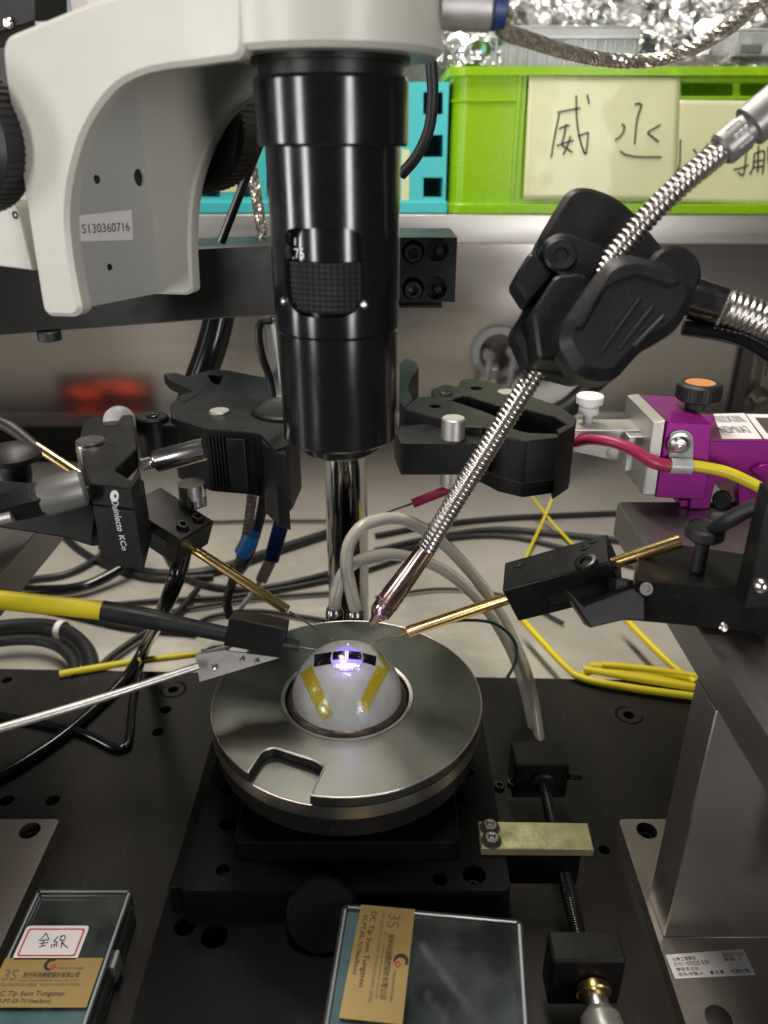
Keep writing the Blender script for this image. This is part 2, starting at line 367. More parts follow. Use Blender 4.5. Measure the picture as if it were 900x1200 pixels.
# ================================================================ setting
BZ = -95.0; PZ = -83.0; WY = 606.0
g = G(); rows = [(-420, BZ), (116, BZ), (300, BZ), (450, BZ)]
for i in range(9):
    a = math.radians(i * 90 / 8); rows.append((WY - 18 + 18 * math.sin(a), BZ + 18 - 18 * math.cos(a)))
xs = [-900 + 60 * i for i in range(31)]
R_ = [[g.v((x, y, z)) for x in xs] for y, z in rows]
for a, b in zip(R_[:-1], R_[1:]):
    for i in range(len(xs) - 1): g.f([a[i], a[i + 1], b[i + 1], b[i]])
single('floor', g, 'bench', None, None, kind='structure').name = 'steel_worktop'
g = G(); g.bx(-900, 900, WY, WY + 10, BZ + 18, 700)
single('wall', g, 'wall', None, None, kind='structure')
# ---- shelf along the wall
g = G(); g.ext(rp([(0, 400, 132), (0, 400, 154), (0, WY - 1, 154), (0, WY - 1, 150), (0, 404, 150 - 14), (0, 404, 132)], .8), (1, 0, 0))
for vv in g.b.verts: vv.co.x = -800 if vv.co.x < .5 else 800
single('shelf', g, 'shelf', 'brushed steel shelf carrying the plastic baskets on the back wall', 'shelf')
# ================================================================ base plate
t = thing('base_plate', (0, -60, BZ), 'black metal base plate with screw holes under the whole stage', 'base plate')
HB = [(737, 838, 3.2), (194, 832, 3.3), (185, 858, 3.3), (203, 808, 3.0), (8, 797, 3.0), (8, 938, 3.4), (62, 938, 3.4), (708, 996, 2.6), (667, 910, 2.2)]
g = G(); P = rp([(300, 113, PZ - 12), (300, -300, PZ - 12), (-300, -300, PZ - 12), (-300, 130, PZ - 12)], 6)
hol = []
for u, v, r in HB:
    c = Zp(u, v, PZ); hol.append(circ((c.x, c.y, PZ - 12), (0, 0, 1), r, 20))
g.ext(P, (0, 0, 12), hol, 0); part('plate', g, 'plate', t)
for u, v in ((737, 838), (203, 808)):
    c = Zp(u, v, PZ); g = G(); g.lathe([(3.4, -1.2), (6.6, .15), (7.2, .35), (7.6, .02)], c, (0, 0, 1), 32); part('washer_ring', g, 'stage', t)
# ================================================================ platens, legs and feet
def platen(name, sx, xe, label):
    t = thing(name, (sx * (xe + 60), 0, PZ), label, 'platen')
    s = lambda x, y, z: V((sx * x, y, z))
    g = G(); g.ext(rp([s(xe, 75, 36.5), s(xe, -210, 36.5), s(xe + 190, -210, 36.5), s(xe + 190, 75, 36.5)], [3, 3, 3, 3]), (0, 0, 16.5), ch=.7)
    part('top_plate', g, 'platen', t)
    g = G(); lx = 0 if sx > 0 else 24; yk = Xp(806, 840, 124).y if sx > 0 else -19.4; g.bx(sx * (xe + lx) + (0 if sx > 0 else -64), sx * (xe + lx) + (64 if sx > 0 else 0), -53 - lx, yk, -75, 36.2)
    part('leg', g, 'legside', t, .6)
    g = G(); hs = [circ(s(xe + 9.5, -1.5, PZ), (0, 0, 1), 4.6, 24)]
    g.ext(rp([s(xe - 1.5, 5, PZ), s(xe - 5, -220, PZ), s(xe + 160, -220, PZ), s(xe + 160, 5, PZ)], 2.5), (0, 0, 8), hs)
    part('foot', g, 'legside', t)
    g = G(); g.screw(s(xe + 9.5, -1.5, PZ + .2), (0, 0, 1), 4.1, 3.5); part('screw', g, 'screw', t)
    return t
tr = platen('platen', 1, 124, 'grey steel platen on a broad leg carrying the purple manipulator')
tl = platen('platen', -1, 135, 'grey steel platen with its foot beside the box with the red bordered label')
g = G(); g.bx(158, 172, -78, -53.5, -36, 36.2); part('brace', g, 'legside', tr, .5)
c = Zp(842, 1193, -75); g = G(); g.lathe([(4.6, .1), (4.2, .3), (0, .32)], c); part('screw', g, 'hole', tr)
# sticker on the right foot
A = [Zp(*q, -74.7) for q in ((780, 1119), (871, 1112), (885, 1142), (791, 1147))]
g = G(); g.ext([p - V((0, 0, .12)) for p in A], (0, 0, .14)); st = part('asset_sticker', g, 'white_paper', tr)
def quad(A, a, b): return A[0].lerp(A[1], a).lerp(A[3].lerp(A[2], a), b)
def qtext(s, A, a0, a1, b, h, mt, par): 
    p, q = quad(A, a0, b), quad(A, a1, b); u = quad(A, a0, b - h) - p
    return text('lettering', s, p, q, u, u.length, mt, par)
for s, a0, a1, b, h in (('化學工程學系', .06, .36, .30, .16), ('3101103225-539', .06, .50, .50, .15), ('精密定位台', .06, .34, .72, .16), ('使用(保管)人', .06, .38, .94, .17), ('2015/11/23', .70, .97, .26, .14), ('年限:  5', .70, .92, .46, .15), ('專 文 華', .46, .63, .92, .15), ('化龍大樓', .72, .95, .92, .15)):
    qtext(s, A, a0, a1, b, h, 'ink', st)
# ================================================================ stage under the chuck
t = thing('translation_stage', (0, -20, PZ), 'black stacked translation stage under the round metal chuck', 'stage')
hs = [circ((x, y, -64), (0, 0, 1), r, 20) for x, y, r in ((-60, -58, 4), (-48, -62, 5), (-60, -30, 3), (-20, -132, 4), (52, -62, 5), (-58, -110, 4), (30, -130, 4))]
g = G(); g.ext(rp([(-70, 44, PZ), (-70, -170, PZ), (64, -170, PZ), (64, 44, PZ)], 3), (0, 0, 21), [[V((p.x, p.y, PZ)) for p in h] for h in hs]); part('stage_base', g, 'stage', t)
hs = [circ((x, y, -62), (0, 0, 1), r, 20) for x, y, r in ((-48, -26, 3.6), (-52, -8, 2.6), (49, -50, 4.4), (46, -12, 3.2), (52, 2, 2.6), (36, -52, 2.8), (-46, -48, 2.6))]
g = G(); g.ext(rp([(-60, 42, -62), (-60, -57, -62), (62, -57, -62), (62, 42, -62)], 3), (0, 0, 18), hs); part('stage_carriage', g, 'stage', t)
for x, y in ((-48, -26), (49, -50), (46, -12)):
    g = G(); g.screw((x, y, -55), (0, 0, 1), 2.9, 5); part('screw', g, 'screw', t)
g = G(); g.ext(rp([(-42, 34, -44), (-42, -44, -44), (44, -44, -44), (44, 34, -44)], 4), (0, 0, 10), ch=.6); part('tilt_plate', g, 'stage', t)
g = G(); g.cyl((0, 0, -34), (0, 0, -21), 38, n=48); part('pedestal', g, 'stage', t)
c = Zp(380, 1056, -52); g = G()
k = 60; pr = [(0, 0), (11, 0), (13.2, 1), (13.2, 9), (12.4, 10), (0, 10)]
g.lathe(pr, c + V((0, 0, -3)), (0, -.80, .55), 60)
for i in range(48):
    a = 2 * math.pi * i / 48; ax = V((0, -.80, .55)).normalized(); u = V((1, 0, 0)); w2 = ax.cross(u)
    p = c + V((0, 0, -3)) + u * (13.2 * math.cos(a)) + w2 * (13.2 * math.sin(a))
    g.box(p + ax * 5, (.7, .7, 7.6), u * math.cos(a) + w2 * math.sin(a), -u * math.sin(a) + w2 * math.cos(a), ax)
part('adjusting_knob', g, 'stage', t)
g = G(); g.bx(-66, -44, -52, -44, -62, -48); part('stop_block', g, 'stage', t, .8)
# side micrometer: two bearing blocks, spindle, brass strip, thimble
t2 = thing('micrometer_drive', (88, -30, PZ), 'side micrometer drive with black bearing blocks and long threaded spindle', 'micrometer')
def blk(px, z1, z0, y0, y1, name):
    a, b = Zp(px[0], px[2], z1), Zp(px[1], px[2], z1)
    g = G(); x0, x1 = a.x, b.x
    g.ext(rp([(x0, y0, z0), (x1, y0, z0), (x1, y1, z0), (x0, y1, z0)], 1), (0, 0, z1 - z0), ch=.8); part(name, g, 'anod', t2); return x0, x1
b0 = Zp(604, 897, -46); b1 = Zp(604, 868, -46)
xa = blk((604, 668, 897), -46, -66, b0.y, b1.y, 'bearing_block')
c0 = Zp(650, 1126, -46); c1 = Zp(650, 1090, -46)
xb = blk((649, 735, 1126), -46, -70, c0.y, c1.y, 'bearing_block')
sx = (xa[0] + xa[1]) / 2
ps, pe = V((sx + 1, b0.y, -56)), V((sx + .5, c1.y, -58))
g = G(); g.cyl(ps, pe, 2.6, n=20)
for i in range(40): g.lathe([(2.6, -.35), (2.95, 0), (2.6, .35)], ps.lerp(pe, .5 + i / 82), (pe - ps), 14)
part('spindle', g, 'screw', t2)
g = G(); g.lathe([(6, 0), (6, 1.5), (5, 2.2), (2.6, 2.2)], ps, (0, -1, 0), 28); part('collar', g, 'anod', t2)
g = G(); g.cyl(Yp(668, 910, b0.y), Yp(668, 910, b0.y) + V((5, 0, 0)), 1.4, n=12); part('grub_screw', g, 'anod', t2)
f0 = V((sx + 1.5, c0.y, -60)); ax = V((0.04, -1, -.12)).normalized()
g = G(); g.lathe([(2.6, 0), (6.2, 0), (6.2, 2.2), (5.6, 2.6), (3.6, 2.6)], f0, ax, 32); part('brass_ring', g, 'gold', t2)
g = G(); g.lathe([(3.6, 2.5), (4.2, 4.5), (4.2, 8)], f0, ax, 28); part('spindle_neck', g, 'turned', t2)
g = G(); g.lathe([(4.2, 7), (6.6, 9.5), (7.4, 14), (7.4, 40), (0, 40)], f0, ax, 40)
for i in range(36):
    a = 2 * math.pi * i / 36; u = ax.orthogonal().normalized(); w2 = ax.cross(u); rr = u * math.cos(a) + w2 * math.sin(a)
    g.box(f0 + ax * 27 + rr * 7.4, (.5, .7, 26), rr, ax.cross(rr), ax)
part('thimble', g, 'cable_grey', t2)
A = [Zp(*q, -40) for q in ((560, 962), (689, 964), (696, 995), (564, 994))]
g = G(); g.ext([p - V((0, 0, 4)) for p in A], (0, 0, 4), ch=.4); bs = part('brass_strip', g, 'brass', t2)
for u, v in ((574, 970), (576, 985)):
    g = G(); p = Zp(u, v, -39.9); g.lathe([(4.0, 0), (4.0, .12), (0, .12)], p, (0, 0, 1), 20); part('counterbore', g, 'hole', bs)
    g = G(); g.screw(p + V((0, 0, .1)), (0, 0, 1), 2.7, 2.2); part('screw', g, 'turned', bs)
g = G(); g.bx(xa[0] - 22, sx + 6, A[2].y + 2, A[0].y - 2, -62, -44.2); part('nut_block', g, 'stage', t2, .6)
for u, v in ((585, 925), (600, 921)):
    g = G(); g.screw(Zp(u, v, -61), (0, 0, 1), 2.4, 3); part('screw', g, 'screw', t2)
# ================================================================ chuck
t = thing('wafer_chuck', (0, 0, -21), 'round dark metal chuck with a notch holding the glass dome', 'chuck')
g = G(); n = 128; P = []
NP = [(272, 899), (289, 907), (308, 880), (321, 876), (368, 891), (379, 899), (363, 933), (360, 941)]
NW = [Zp(u, v, 0) for u, v in NP]
a_in = math.atan2(NW[1].y, NW[1].x); a_out = math.atan2(NW[6].y, NW[6].x)
Rk = 55.0
# outline: rim from the notch's end round to its start, then the notch
i0, i1 = a_out, a_in + 2 * math.pi
if i1 < i0: i1 += 2 * math.pi
st_ = V((Rk * math.cos(a_in), Rk * math.sin(a_in), 0)); en_ = V((Rk * math.cos(a_out), Rk * math.sin(a_out), 0))
while i1 - i0 > 2 * math.pi: i1 -= 2 * math.pi
P = [V((Rk * math.cos(i0 + (i1 - i0) * k / n), Rk * math.sin(i0 + (i1 - i0) * k / n), -4.5)) for k in range(n + 1)]
NI = [V((p.x, p.y, -4.5)) for p in NW[2:6]]
cut = rp([P[-1]] + NI + [P[0]], [0, 4, 3, 3.5, 0, 0], 5)
if (cut[0] - P[-1]).length < 1e-3: cut = cut[1:]
if (cut[-1] - P[0]).length < 1e-3: cut = cut[:-1]
P = P + cut
hole = circ((0, 0, -4.5), (0, 0, 1), 25.6, 72)
I = inset(P, .55 if newell(P).z > 0 else -.55)
g.ext(P, (0, 0, 4.5), [hole], ch=.75); part('chuck_top', g, 'chuck', t, smooth=25)
BV = [V((p.x, p.y, -.28)) for p in inset(P, .30 if newell(P).z > 0 else -.30)]; BV.append(BV[0])
g = G(); g.sweep(BV, .46, 8); part('rim_bevel', g, 'turned', t, smooth=60)
g = G(); g.lathe([(0, -4.4), (Rk - .6, -4.4)], (0, 0, 0), (0, 0, 1), 128); part('pocket_floor', g, 'chuck', t)
g = G(); g.lathe([(0, -4.6), (Rk - .02, -4.6), (Rk, -4.8), (Rk, -10.2), (Rk - .7, -11), (0, -11)], (0, 0, 0), (0, 0, 1), 128); part('chuck_body', g, 'turned', t)
g = G(); g.lathe([(0, -11.1), (53.5, -11.1), (53.5, -20), (52, -21), (0, -21)], (0, 0, 0), (0, 0, 1), 96); part('insulating_disc', g, 'anod', t)
g = G(); g.lathe([(27.2, .05), (26.9, .30), (25.5, .12), (24.9, -1.0), (24.6, -4.4)], (0, 0, 0), (0, 0, 1), 96); part('recess_rim', g, 'turned', t)
g = G(); g.lathe([(24.4, -4.4), (24.4, -.6), (23.4, .6), (22.2, .9), (21, -4.4)], (0, 0, 0), (0, 0, 1), 72); part('seat_ring', g, 'bronze', t)
# two vacuum fittings at the back edge of the chuck
for u, v in ((392, 719), (417, 721)):
    c = Yp(u, v, 60.5); g = G(); g.lathe([(0, -9), (3.2, -9), (3.2, -5), (4.2, -5), (4.4, 0), (3.9, 2.5), (3.4, 3.4), (2.4, 3.6)], c, (0, .1, 1), 24)
    part('hose_fitting', g, 'gunmetal', t)
g = G(); g.bx(-18, 8, 53.6, 62, -20, -9); part('fitting_block', g, 'anod', t, .6)
# ================================================================ glass dome with taped sample
t = thing('glass_dome', (0, 0, .9), 'cloudy glass dome with amber tapes and a violet glowing sample on its top', 'dome')
RD = 22.4
g = G(); g.lathe([(0, .6)] + [(RD * math.cos(a), RD * math.sin(a)) for a in [math.radians(2 + 88 * i / 40) for i in range(40)]] + [(0, RD)], (0, 0, 0), (0, 0, 1), 96); part('dome_body', g, 'dome', t, smooth=60)
def ondome(u, v, lift=0.0):
    d = ray(u, v).normalized(); o = CAM; b = o.dot(d); c = o.dot(o) - (RD + lift) ** 2; q = b * b - c
    if q < 0: q = 0
    return o + d * (-b - math.sqrt(q))
def patch(poly, nu, nv, lift, th=.12):
    g = G(); rows = []
    for j in range(nv + 1):
        r = []
        for i in range(nu + 1):
            a, b = i / nu, j / nv
            x = [(poly[0][k] * (1 - a) + poly[1][k] * a) * (1 - b) + (poly[3][k] * (1 - a) + poly[2][k] * a) * b for k in (0, 1)]
            p = ondome(x[0], x[1], 0); p = p.normalized() * (RD + lift); r.append(p)
        rows.append(r)
    top = [[g.v(p) for p in r] for r in rows]; bot = [[g.v(p - p.normalized() * th) for p in r] for r in rows]
    for j in range(nv):
        for i in range(nu):
            g.f([top[j][i], top[j][i + 1], top[j + 1][i + 1], top[j + 1][i]]); g.f([bot[j][i], bot[j + 1][i], bot[j + 1][i + 1], bot[j][i + 1]])
    ring = [(0, i) for i in range(nu)] + [(j, nu) for j in range(nv)] + [(nv, i) for i in range(nu, 0, -1)] + [(j, 0) for j in range(nv, 0, -1)]
    for (a, b), (c, d) in zip(ring, ring[1:] + ring[:1]): g.f([top[a][b], bot[a][b], bot[c][d], top[c][d]])
    return g
dp = lambda X, Y: (320 + X / 5, 720 + Y / 5)
def dpoly(*q): return [dp(*a) for a in q]
part('sample_strip', patch(dpoly((245, 238), (342, 222), (342, 290), (240, 308)), 10, 4, .25), 'cell', t, smooth=60)
part('sample_strip', patch(dpoly((524, 228), (605, 248), (598, 302), (524, 280)), 10, 4, .25), 'cell', t, smooth=60)
part('sample_strip', patch(dpoly((350, 222), (420, 216), (420, 262), (350, 268)), 8, 4, .30), 'cell', t, smooth=60)
part('sample_strip', patch(dpoly((442, 216), (518, 224), (518, 268), (442, 262)), 8, 4, .30), 'cell', t, smooth=60)
part('amber_tape', patch(dpoly((160, 345), (225, 300), (350, 585), (292, 625)), 6, 14, .30, .2), 'kapton', t, smooth=60)
part('amber_tape', patch(dpoly((610, 300), (672, 328), (548, 575), (505, 520)), 6, 14, .30, .2), 'kapton', t, smooth=60)
part('amber_tape', patch(dpoly((625, 215), (690, 330), (660, 320), (612, 250)), 4, 6, .22, .15), 'kapton', t, smooth=60)
def disc(cx, cy, rx, ry, lift, holes=False):
    g = G(); c = g.v(ondome(*dp(cx, cy)).normalized() * (RD + lift)); rr = []
    for q in (.5, 1):
        rr.append([g.v(ondome(*dp(cx + rx * q * math.cos(a), cy + ry * q * math.sin(a))).normalized() * (RD + lift)) for a in [2 * math.pi * i / 40 for i in range(40)]])
    for i in range(40): g.f([c, rr[0][i], rr[0][(i + 1) % 40]]); g.f([rr[0][i], rr[1][i], rr[1][(i + 1) % 40], rr[0][(i + 1) % 40]])
    return g
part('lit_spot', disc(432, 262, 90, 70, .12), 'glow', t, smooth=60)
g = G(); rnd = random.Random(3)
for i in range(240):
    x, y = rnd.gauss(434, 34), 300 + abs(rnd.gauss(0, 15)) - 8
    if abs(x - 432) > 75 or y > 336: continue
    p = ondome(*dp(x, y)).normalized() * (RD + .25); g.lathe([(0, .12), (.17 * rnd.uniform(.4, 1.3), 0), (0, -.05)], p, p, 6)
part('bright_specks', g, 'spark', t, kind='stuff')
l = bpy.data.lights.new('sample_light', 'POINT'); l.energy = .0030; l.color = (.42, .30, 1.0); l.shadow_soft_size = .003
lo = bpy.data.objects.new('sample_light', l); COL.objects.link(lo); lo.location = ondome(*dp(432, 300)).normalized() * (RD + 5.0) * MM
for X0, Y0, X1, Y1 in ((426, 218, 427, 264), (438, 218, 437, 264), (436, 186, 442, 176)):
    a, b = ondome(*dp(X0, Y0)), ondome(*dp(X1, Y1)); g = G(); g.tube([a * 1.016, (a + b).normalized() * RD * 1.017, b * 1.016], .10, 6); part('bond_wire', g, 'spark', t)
g = G(); g.tube([ondome(*dp(432 + 92 * math.cos(a), 262 + 72 * math.sin(a))).normalized() * (RD + .2) for a in [2 * math.pi * i / 32 for i in range(33)]], .22, 6, 2); part('clear_ring', g, 'frost', t)
# ================================================================ stand: pole, clamp block, boom
t = thing('boom_stand', (-7, 160, BZ), 'polished steel pole with black clamp block and boom behind the microscope tube', 'stand')
g = G(); g.cyl((-7, 160, BZ), (-7, 160, 175), 12.4, n=64, ch=.6); part('pole', g, 'chrome', t)
g = G(); g.lathe([(0, 0), (30, 0), (30, 5), (28, 7), (15, 9), (12.5, 9)], (-7, 160, BZ), (0, 0, 1), 48); part('pole_flange', g, 'anod', t)
q0, q1 = Zp(0, 393, 123), Zp(320, 369, 123); dv = (q0 - q1).normalized(); nb = V((-dv.y, dv.x, 0)); nb = nb if nb.y > 0 else -nb
e = q1 + dv * 260; s_ = q1 - dv * 14
g = G(); g.ext([s_, e, e + nb * 40, s_ + nb * 40], (0, 0, 35.5), ch=1.0); part('boom_arm', g, 'anod', t)
c = Zp(57, 392, 123); g = G(); g.cyl(c + nb * 8 - V((0, 0, 4.5)), c + nb * 8 + V((0, 0, .2)), 5.5, n=28, ch=.5); part('boom_foot', g, 'rubber', t)
scr = [(484, 295), (484, 338)]; hl = [(513, 293), (511, 338)]
hs = [[p for p in circ(Yp(u, v, 145), (0, 1, 0), 5.6, 24)] for u, v in scr + hl]
g = G(); fr = [Yp(448, 284, 145), Yp(534, 281, 145), Yp(531, 353, 145), Yp(448, 357, 145)]
fr = [V((-24, 145, 163)), V((51, 145, 163)), V((51, 145, 132)), V((-24, 145, 132))]
g.ext(fr, (0, 9, 0), hs); g.bx(-24, 51, 154.02, 192, 132, 163); part('clamp_block', g, 'anod', t)
for u, v in scr: g = G(); g.screw(Yp(u, v, 152), (0, -1, 0), 4.7, 6.5); part('screw', g, 'screw', t)
for u, v in hl:
    g = G(); p = Yp(u, v, 153); g.lathe([(5.5, 0), (3.0, 0), (3.0, -.02), (0, -.02)], p, (0, -1, 0), 20); g.cyl(p + V((0, -3, 0)) + V((.8, 0, 0)), p + V((.8, 0, 0)), 2.0, n=12); part('empty_screw_hole', g, 'hole', t)
g = G(); g.bx(-24, 45, 148, 186, 128.6, 129.8); part('shim_plate', g, 'anod', t)
# ================================================================ microscope on its white focus mount
t = thing('microscope', (0, 0, 100), 'black zoom microscope tube held in a white cast focus mount', 'microscope')
def oncyl(u, v, R):
    d = ray(u, v); a = d.x * d.x + d.y * d.y; b = CAM.x * d.x + CAM.y * d.y; c = CAM.x ** 2 + CAM.y ** 2 - R * R
    q = max(b * b - a * c, 0); return CAM + d * ((-b - math.sqrt(q)) / a)
zc = lambda v: Yp(400, v, 0).z
def zf(v, R): return oncyl(393, v, R).z
R1, R2 = 22.3, 20.0
zs, zb, zt = zf(168, R1), zf(398, R2), zf(84, R1)
g = G(); g.lathe([(R2 - 1, zs - .8), (R1 - .3, zs - .8), (R1, zs), (R1, zt - 1), (R1 - .6, zt), (18, zt)], (0, 0, 0), (0, 0, 1), 96); part('upper_barrel', g, 'gloss', t, smooth=18)
g = G(); g.lathe([(20.8, zt + .1), (20.8, zt + 3.2), (22.6, zt + 3.3), (22.6, 226)], (0, 0, 0), (0, 0, 1), 96); part('mount_collar', g, 'anod', t, smooth=18)
# sleeve with a rounded window
wl, wr = oncyl(334, 320, R2), oncyl(427, 320, R2); a0, a1 = math.atan2(wl.y, wl.x), math.atan2(wr.y, wr.x)
z1, z0 = zf(268, R2), zf(373, R2); am, zm = (a0 + a1) / 2, (z0 + z1) / 2; hw, hz = (a1 - a0) / 2 * R2, (z1 - z0) / 2
N_ = 96; win = []; ru = 11.0
sq = rp([(-hw, -hz, 0), (hw, -hz, 0), (hw, hz, 0), (-hw, hz, 0)], [9.5, 9.5, 6, 6], 8)
sq = resample(sq + [sq[0]], sum((b - a).length for a, b in zip(sq, sq[1:] + sq[:1])) / N_)[:N_]
B0 = [-math.pi * R2, zb + .2 - zm, math.pi * R2, zs - zm]
def outer(p):
    k = min((B0[2] if p.x > 0 else -B0[0]) / max(abs(p.x), 1e-6), (B0[3] if p.y > 0 else -B0[1]) / max(abs(p.y), 1e-6)); return p * k
def wrap(p, R): a = am + p.x / R2; return V((R * math.cos(a), R * math.sin(a), zm + p.y))
g = G(); K = 30; grid = []
cor = [V((B0[0], B0[1], 0)), V((B0[2], B0[1], 0)), V((B0[2], B0[3], 0)), V((B0[0], B0[3], 0))]
out_ = [outer(p) for p in sq]
for c_ in cor:
    i = min(range(len(sq)), key=lambda i: (out_[i] - c_).length); out_[i] = c_
for k in range(K + 1): grid.append([g.v(wrap(sq[i].lerp(out_[i], (k / K) ** 1.3), R2)) for i in range(len(sq))])
n = len(sq)
inn = [g.v(wrap(p, R2 - 3.4)) for p in sq]
for i in range(n):
    g.f([inn[i], inn[(i + 1) % n], grid[0][(i + 1) % n], grid[0][i]])
    for k in range(K): g.f([grid[k][i], grid[k][(i + 1) % n], grid[k + 1][(i + 1) % n], grid[k + 1][i]])
bmesh.ops.remove_doubles(g.b, verts=g.b.verts[:], dist=.02)
part('sleeve', g, 'gloss', t, smooth=45)
g = G(); g.lathe([(R2 - 3.6, zb), (R2 - 3.6, zs)], (0, 0, 0), (0, 0, 1), 96); ib = part('inner_barrel', g, 'gloss', t, smooth=18)
kz1, kz0 = zf(309, 18.4), zf(368, 18.4)
g = G(); nk = 62; rows = 9; rr = []
for j in range(rows * 2 + 1):
    z = kz0 + (kz1 - kz0) * j / (rows * 2); row = []
    for i in range(nk * 2):
        hi = (i % 2 == 0) and (j % 2 == 1); r = 18.9 if hi else 18.1; a = 2 * math.pi * i / (nk * 2); row.append(g.v((r * math.cos(a), r * math.sin(a), z)))
    rr.append(row)
for p, q in zip(rr[:-1], rr[1:]):
    for i in range(nk * 2): g.f([p[i], p[(i + 1) % (nk * 2)], q[(i + 1) % (nk * 2)], q[i]])
g.lathe([(16.4, kz1), (18.15, kz1)], (0, 0, 0), (0, 0, 1), nk * 2); g.lathe([(16.4, kz0), (18.15, kz0)], (0, 0, 0), (0, 0, 1), nk * 2)
part('zoom_ring', g, 'cable_dark' if 'cable_dark' in M else 'rubber', t, smooth=20)
p0, p1 = oncyl(344, 303, 16.6), oncyl(357, 303, 16.6)
text('zoom_scale', '.75', p0 + V((-.1, -.35, 0)), p1 + V((0, -.35, 0)), (0, 0, 1), 2.9, 'mark', ib, .1)
g = G(); a, b = oncyl(346, 279, 16.7), oncyl(346, 287, 16.7); g.tube([a, b], .2, 6); part('scale_tick', g, 'mark', ib)
for u, v in ((333, 353), (427, 357)):
    p = oncyl(u, v, R2); d = V((p.x, p.y, 0)).normalized(); g = G(); g.pan(p - d * .3, d, 1.35, 1.2); part('screw', g, 'steel', t)
zl = zf(533, 19.4)
g = G(); g.lathe([(R2 - .3, zb + .2), (19.2, zb - .3), (19.5, zb - .8), (19.5, zl + .8), (18.7, zl), (13.4, zl), (13.4, zl - 4.2), (12.6, zl - 5), (10, zl - 5), (9.4, zl - 3), (0, zl - 3)], (0, 0, 0), (0, 0, 1), 96); part('objective_barrel', g, 'gloss', t, smooth=18)
p = oncyl(412, 413, 19.4); d = V((p.x, p.y, 0)).normalized(); g = G(); g.pan(p - d * .6, d, 1.2, .7); part('grub_screw', g, 'screw', t)
# the casting
nC = V((.309, .951, 0)); aC = V((-.951, .309, 0))
front = [(0, 45), (110, 0), (285, -45), (285, 69), (255, 72), (230, 76), (200, 79), (172, 84), (140, 97), (116, 124), (98, 155), (87, 190), (80, 225), (78, 260), (82, 300), (90, 345), (95, 364), (88, 372), (56, 371), (49, 364), (44, 335), (34, 270), (22, 195), (10, 125), (3, 85)]
g = G(); g.ext(rp([Pl(u, v, nC, -30) for u, v in front], 7, 4), nC * 7, ch=1.3); part('front_cheek', g, 'white', t)
back = [(120, -20), (330, -20), (335, 96), (297, 110), (275, 124), (256, 146), (240, 178), (228, 215), (223, 250), (222, 290), (225, 342), (219, 346), (160, 344)]
g = G(); g.ext(rp([Pl(u, v, nC, 23) for u, v in back], 7, 4), nC * 7, ch=1.0); part('back_cheek', g, 'white', t)
kw = aC.dot(Pl(95, 362, nC, -23)) - .6
g = G(); wb = [Pl(u, v, aC, kw) for u, v in ((93, 362), (193, 342), (172, 92), (165, 60), (60, 60))]
lim = [p + nC * (max(-25, min(24.5, nC.dot(p))) - nC.dot(p)) for p in wb]; lim[4] = lim[0] + V((0, 0, lim[3].z - lim[0].z))
hs = [circ(Pl(163, 208, aC, kw), aC, 2.9, 24)]
g.ext(lim, aC * 5, hs); wbo = part('web', g, 'grey', t)
g = G(); p = Pl(163, 208, aC, kw) + aC * .7; g.lathe([(3.0, 0), (0, 0)], p, aC, 20); part('socket', g, 'hole', wbo)
for u, v, r in ((113, 210, 1.1), (128, 313, .9), (178, 211, .5)):
    g = G(); p = Pl(u, v, aC, kw); g.lathe([(r * 1.3, .05), (r * 1.1, .5), (r * .6, .5), (r * .5, 0), (0, 0)], p, -aC, 16); part('screw', g, 'screw', wbo)
A = [Pl(*q, aC, kw - .12) for q in ((90, 253), (155, 252), (156, 281), (91, 283))]
A[1] = V((A[1].x, A[1].y, A[0].z - .1)); 
g = G(); g.ext(A, aC * .1); lb = part('serial_label', g, 'white_paper', wbo)
qtext('S130360716', A, .08, .94, .70, .36, 'ink', lb)
k0 = 20
g = G(); zt0, zt1 = 222, 229; ptop = lambda a, n_, z: aC * a + nC * n_ + V((0, 0, z))
g.par(ptop(22, -22.9, 231), aC * (kw - 22), nC * 45.8, (0, 0, 4)); part('roof', g, 'grey', t)
g = G(); g.lathe([(23, 225.6), (30.4, 225.6), (32, 227), (32.3, 275), (23, 275)], (0, 0, 0), (0, 0, 1), 96); g.lathe([(23, 275), (23, 225.6)], (0, 0, 0), (0, 0, 1), 96)
part('mount_ring', g, 'white', t)
g = G(); g.ext([Pl(u, v, nC, -14) for u, v in ((-25, 225), (14, 235), (22, 246), (39, 317), (-25, 309))], nC * 20, ch=.5); rk = part('rack_housing', g, 'white', t)
g = G(); p = Pl(18, 252, nC, -14); g.lathe([(1.3, .1), (1.0, .2), (0, -.2)], p, -nC, 16); part('screw', g, 'hole', rk)
for (u, v, k, r, zn) in ((-66, 163, -39, 20.5, 14), (222, 152, 33, 20.5, 16)):
    c = Pl(u, v, nC, k); g = G(); g.lathe([(0, 0), (r - 1.5, 0), (r, 1.5), (r, zn - 1.5), (r - 1.5, zn), (0, zn)], c, nC, 64)
    for i in range(60):
        a = 2 * math.pi * i / 60; u_ = aC; w_ = V((0, 0, 1)); d = u_ * math.cos(a) + w_ * math.sin(a)
        g.box(c + d * r + nC * (zn / 2), (.7, .8, zn - 4), d, nC.cross(d), nC)
    g.cyl(c, c + nC * (14 if k > 0 else 14), 6, n=20)
    part('focus_knob', g, 'rubber', t)
c = Pl(4, 12, nC, -8)
g = G(); g.ext([Pl(u, v, nC, -6) for u, v in ((-40, -20), (38, -20), (40, 26), (10, 36), (-40, 50))], nC * 16, ch=.6); part('rack_cap', g, 'anod', t)
g = G(); g.pan(Pl(11, 27, nC, -6.2), -nC, 1.6, 1.4); part('screw', g, 'steel', t)
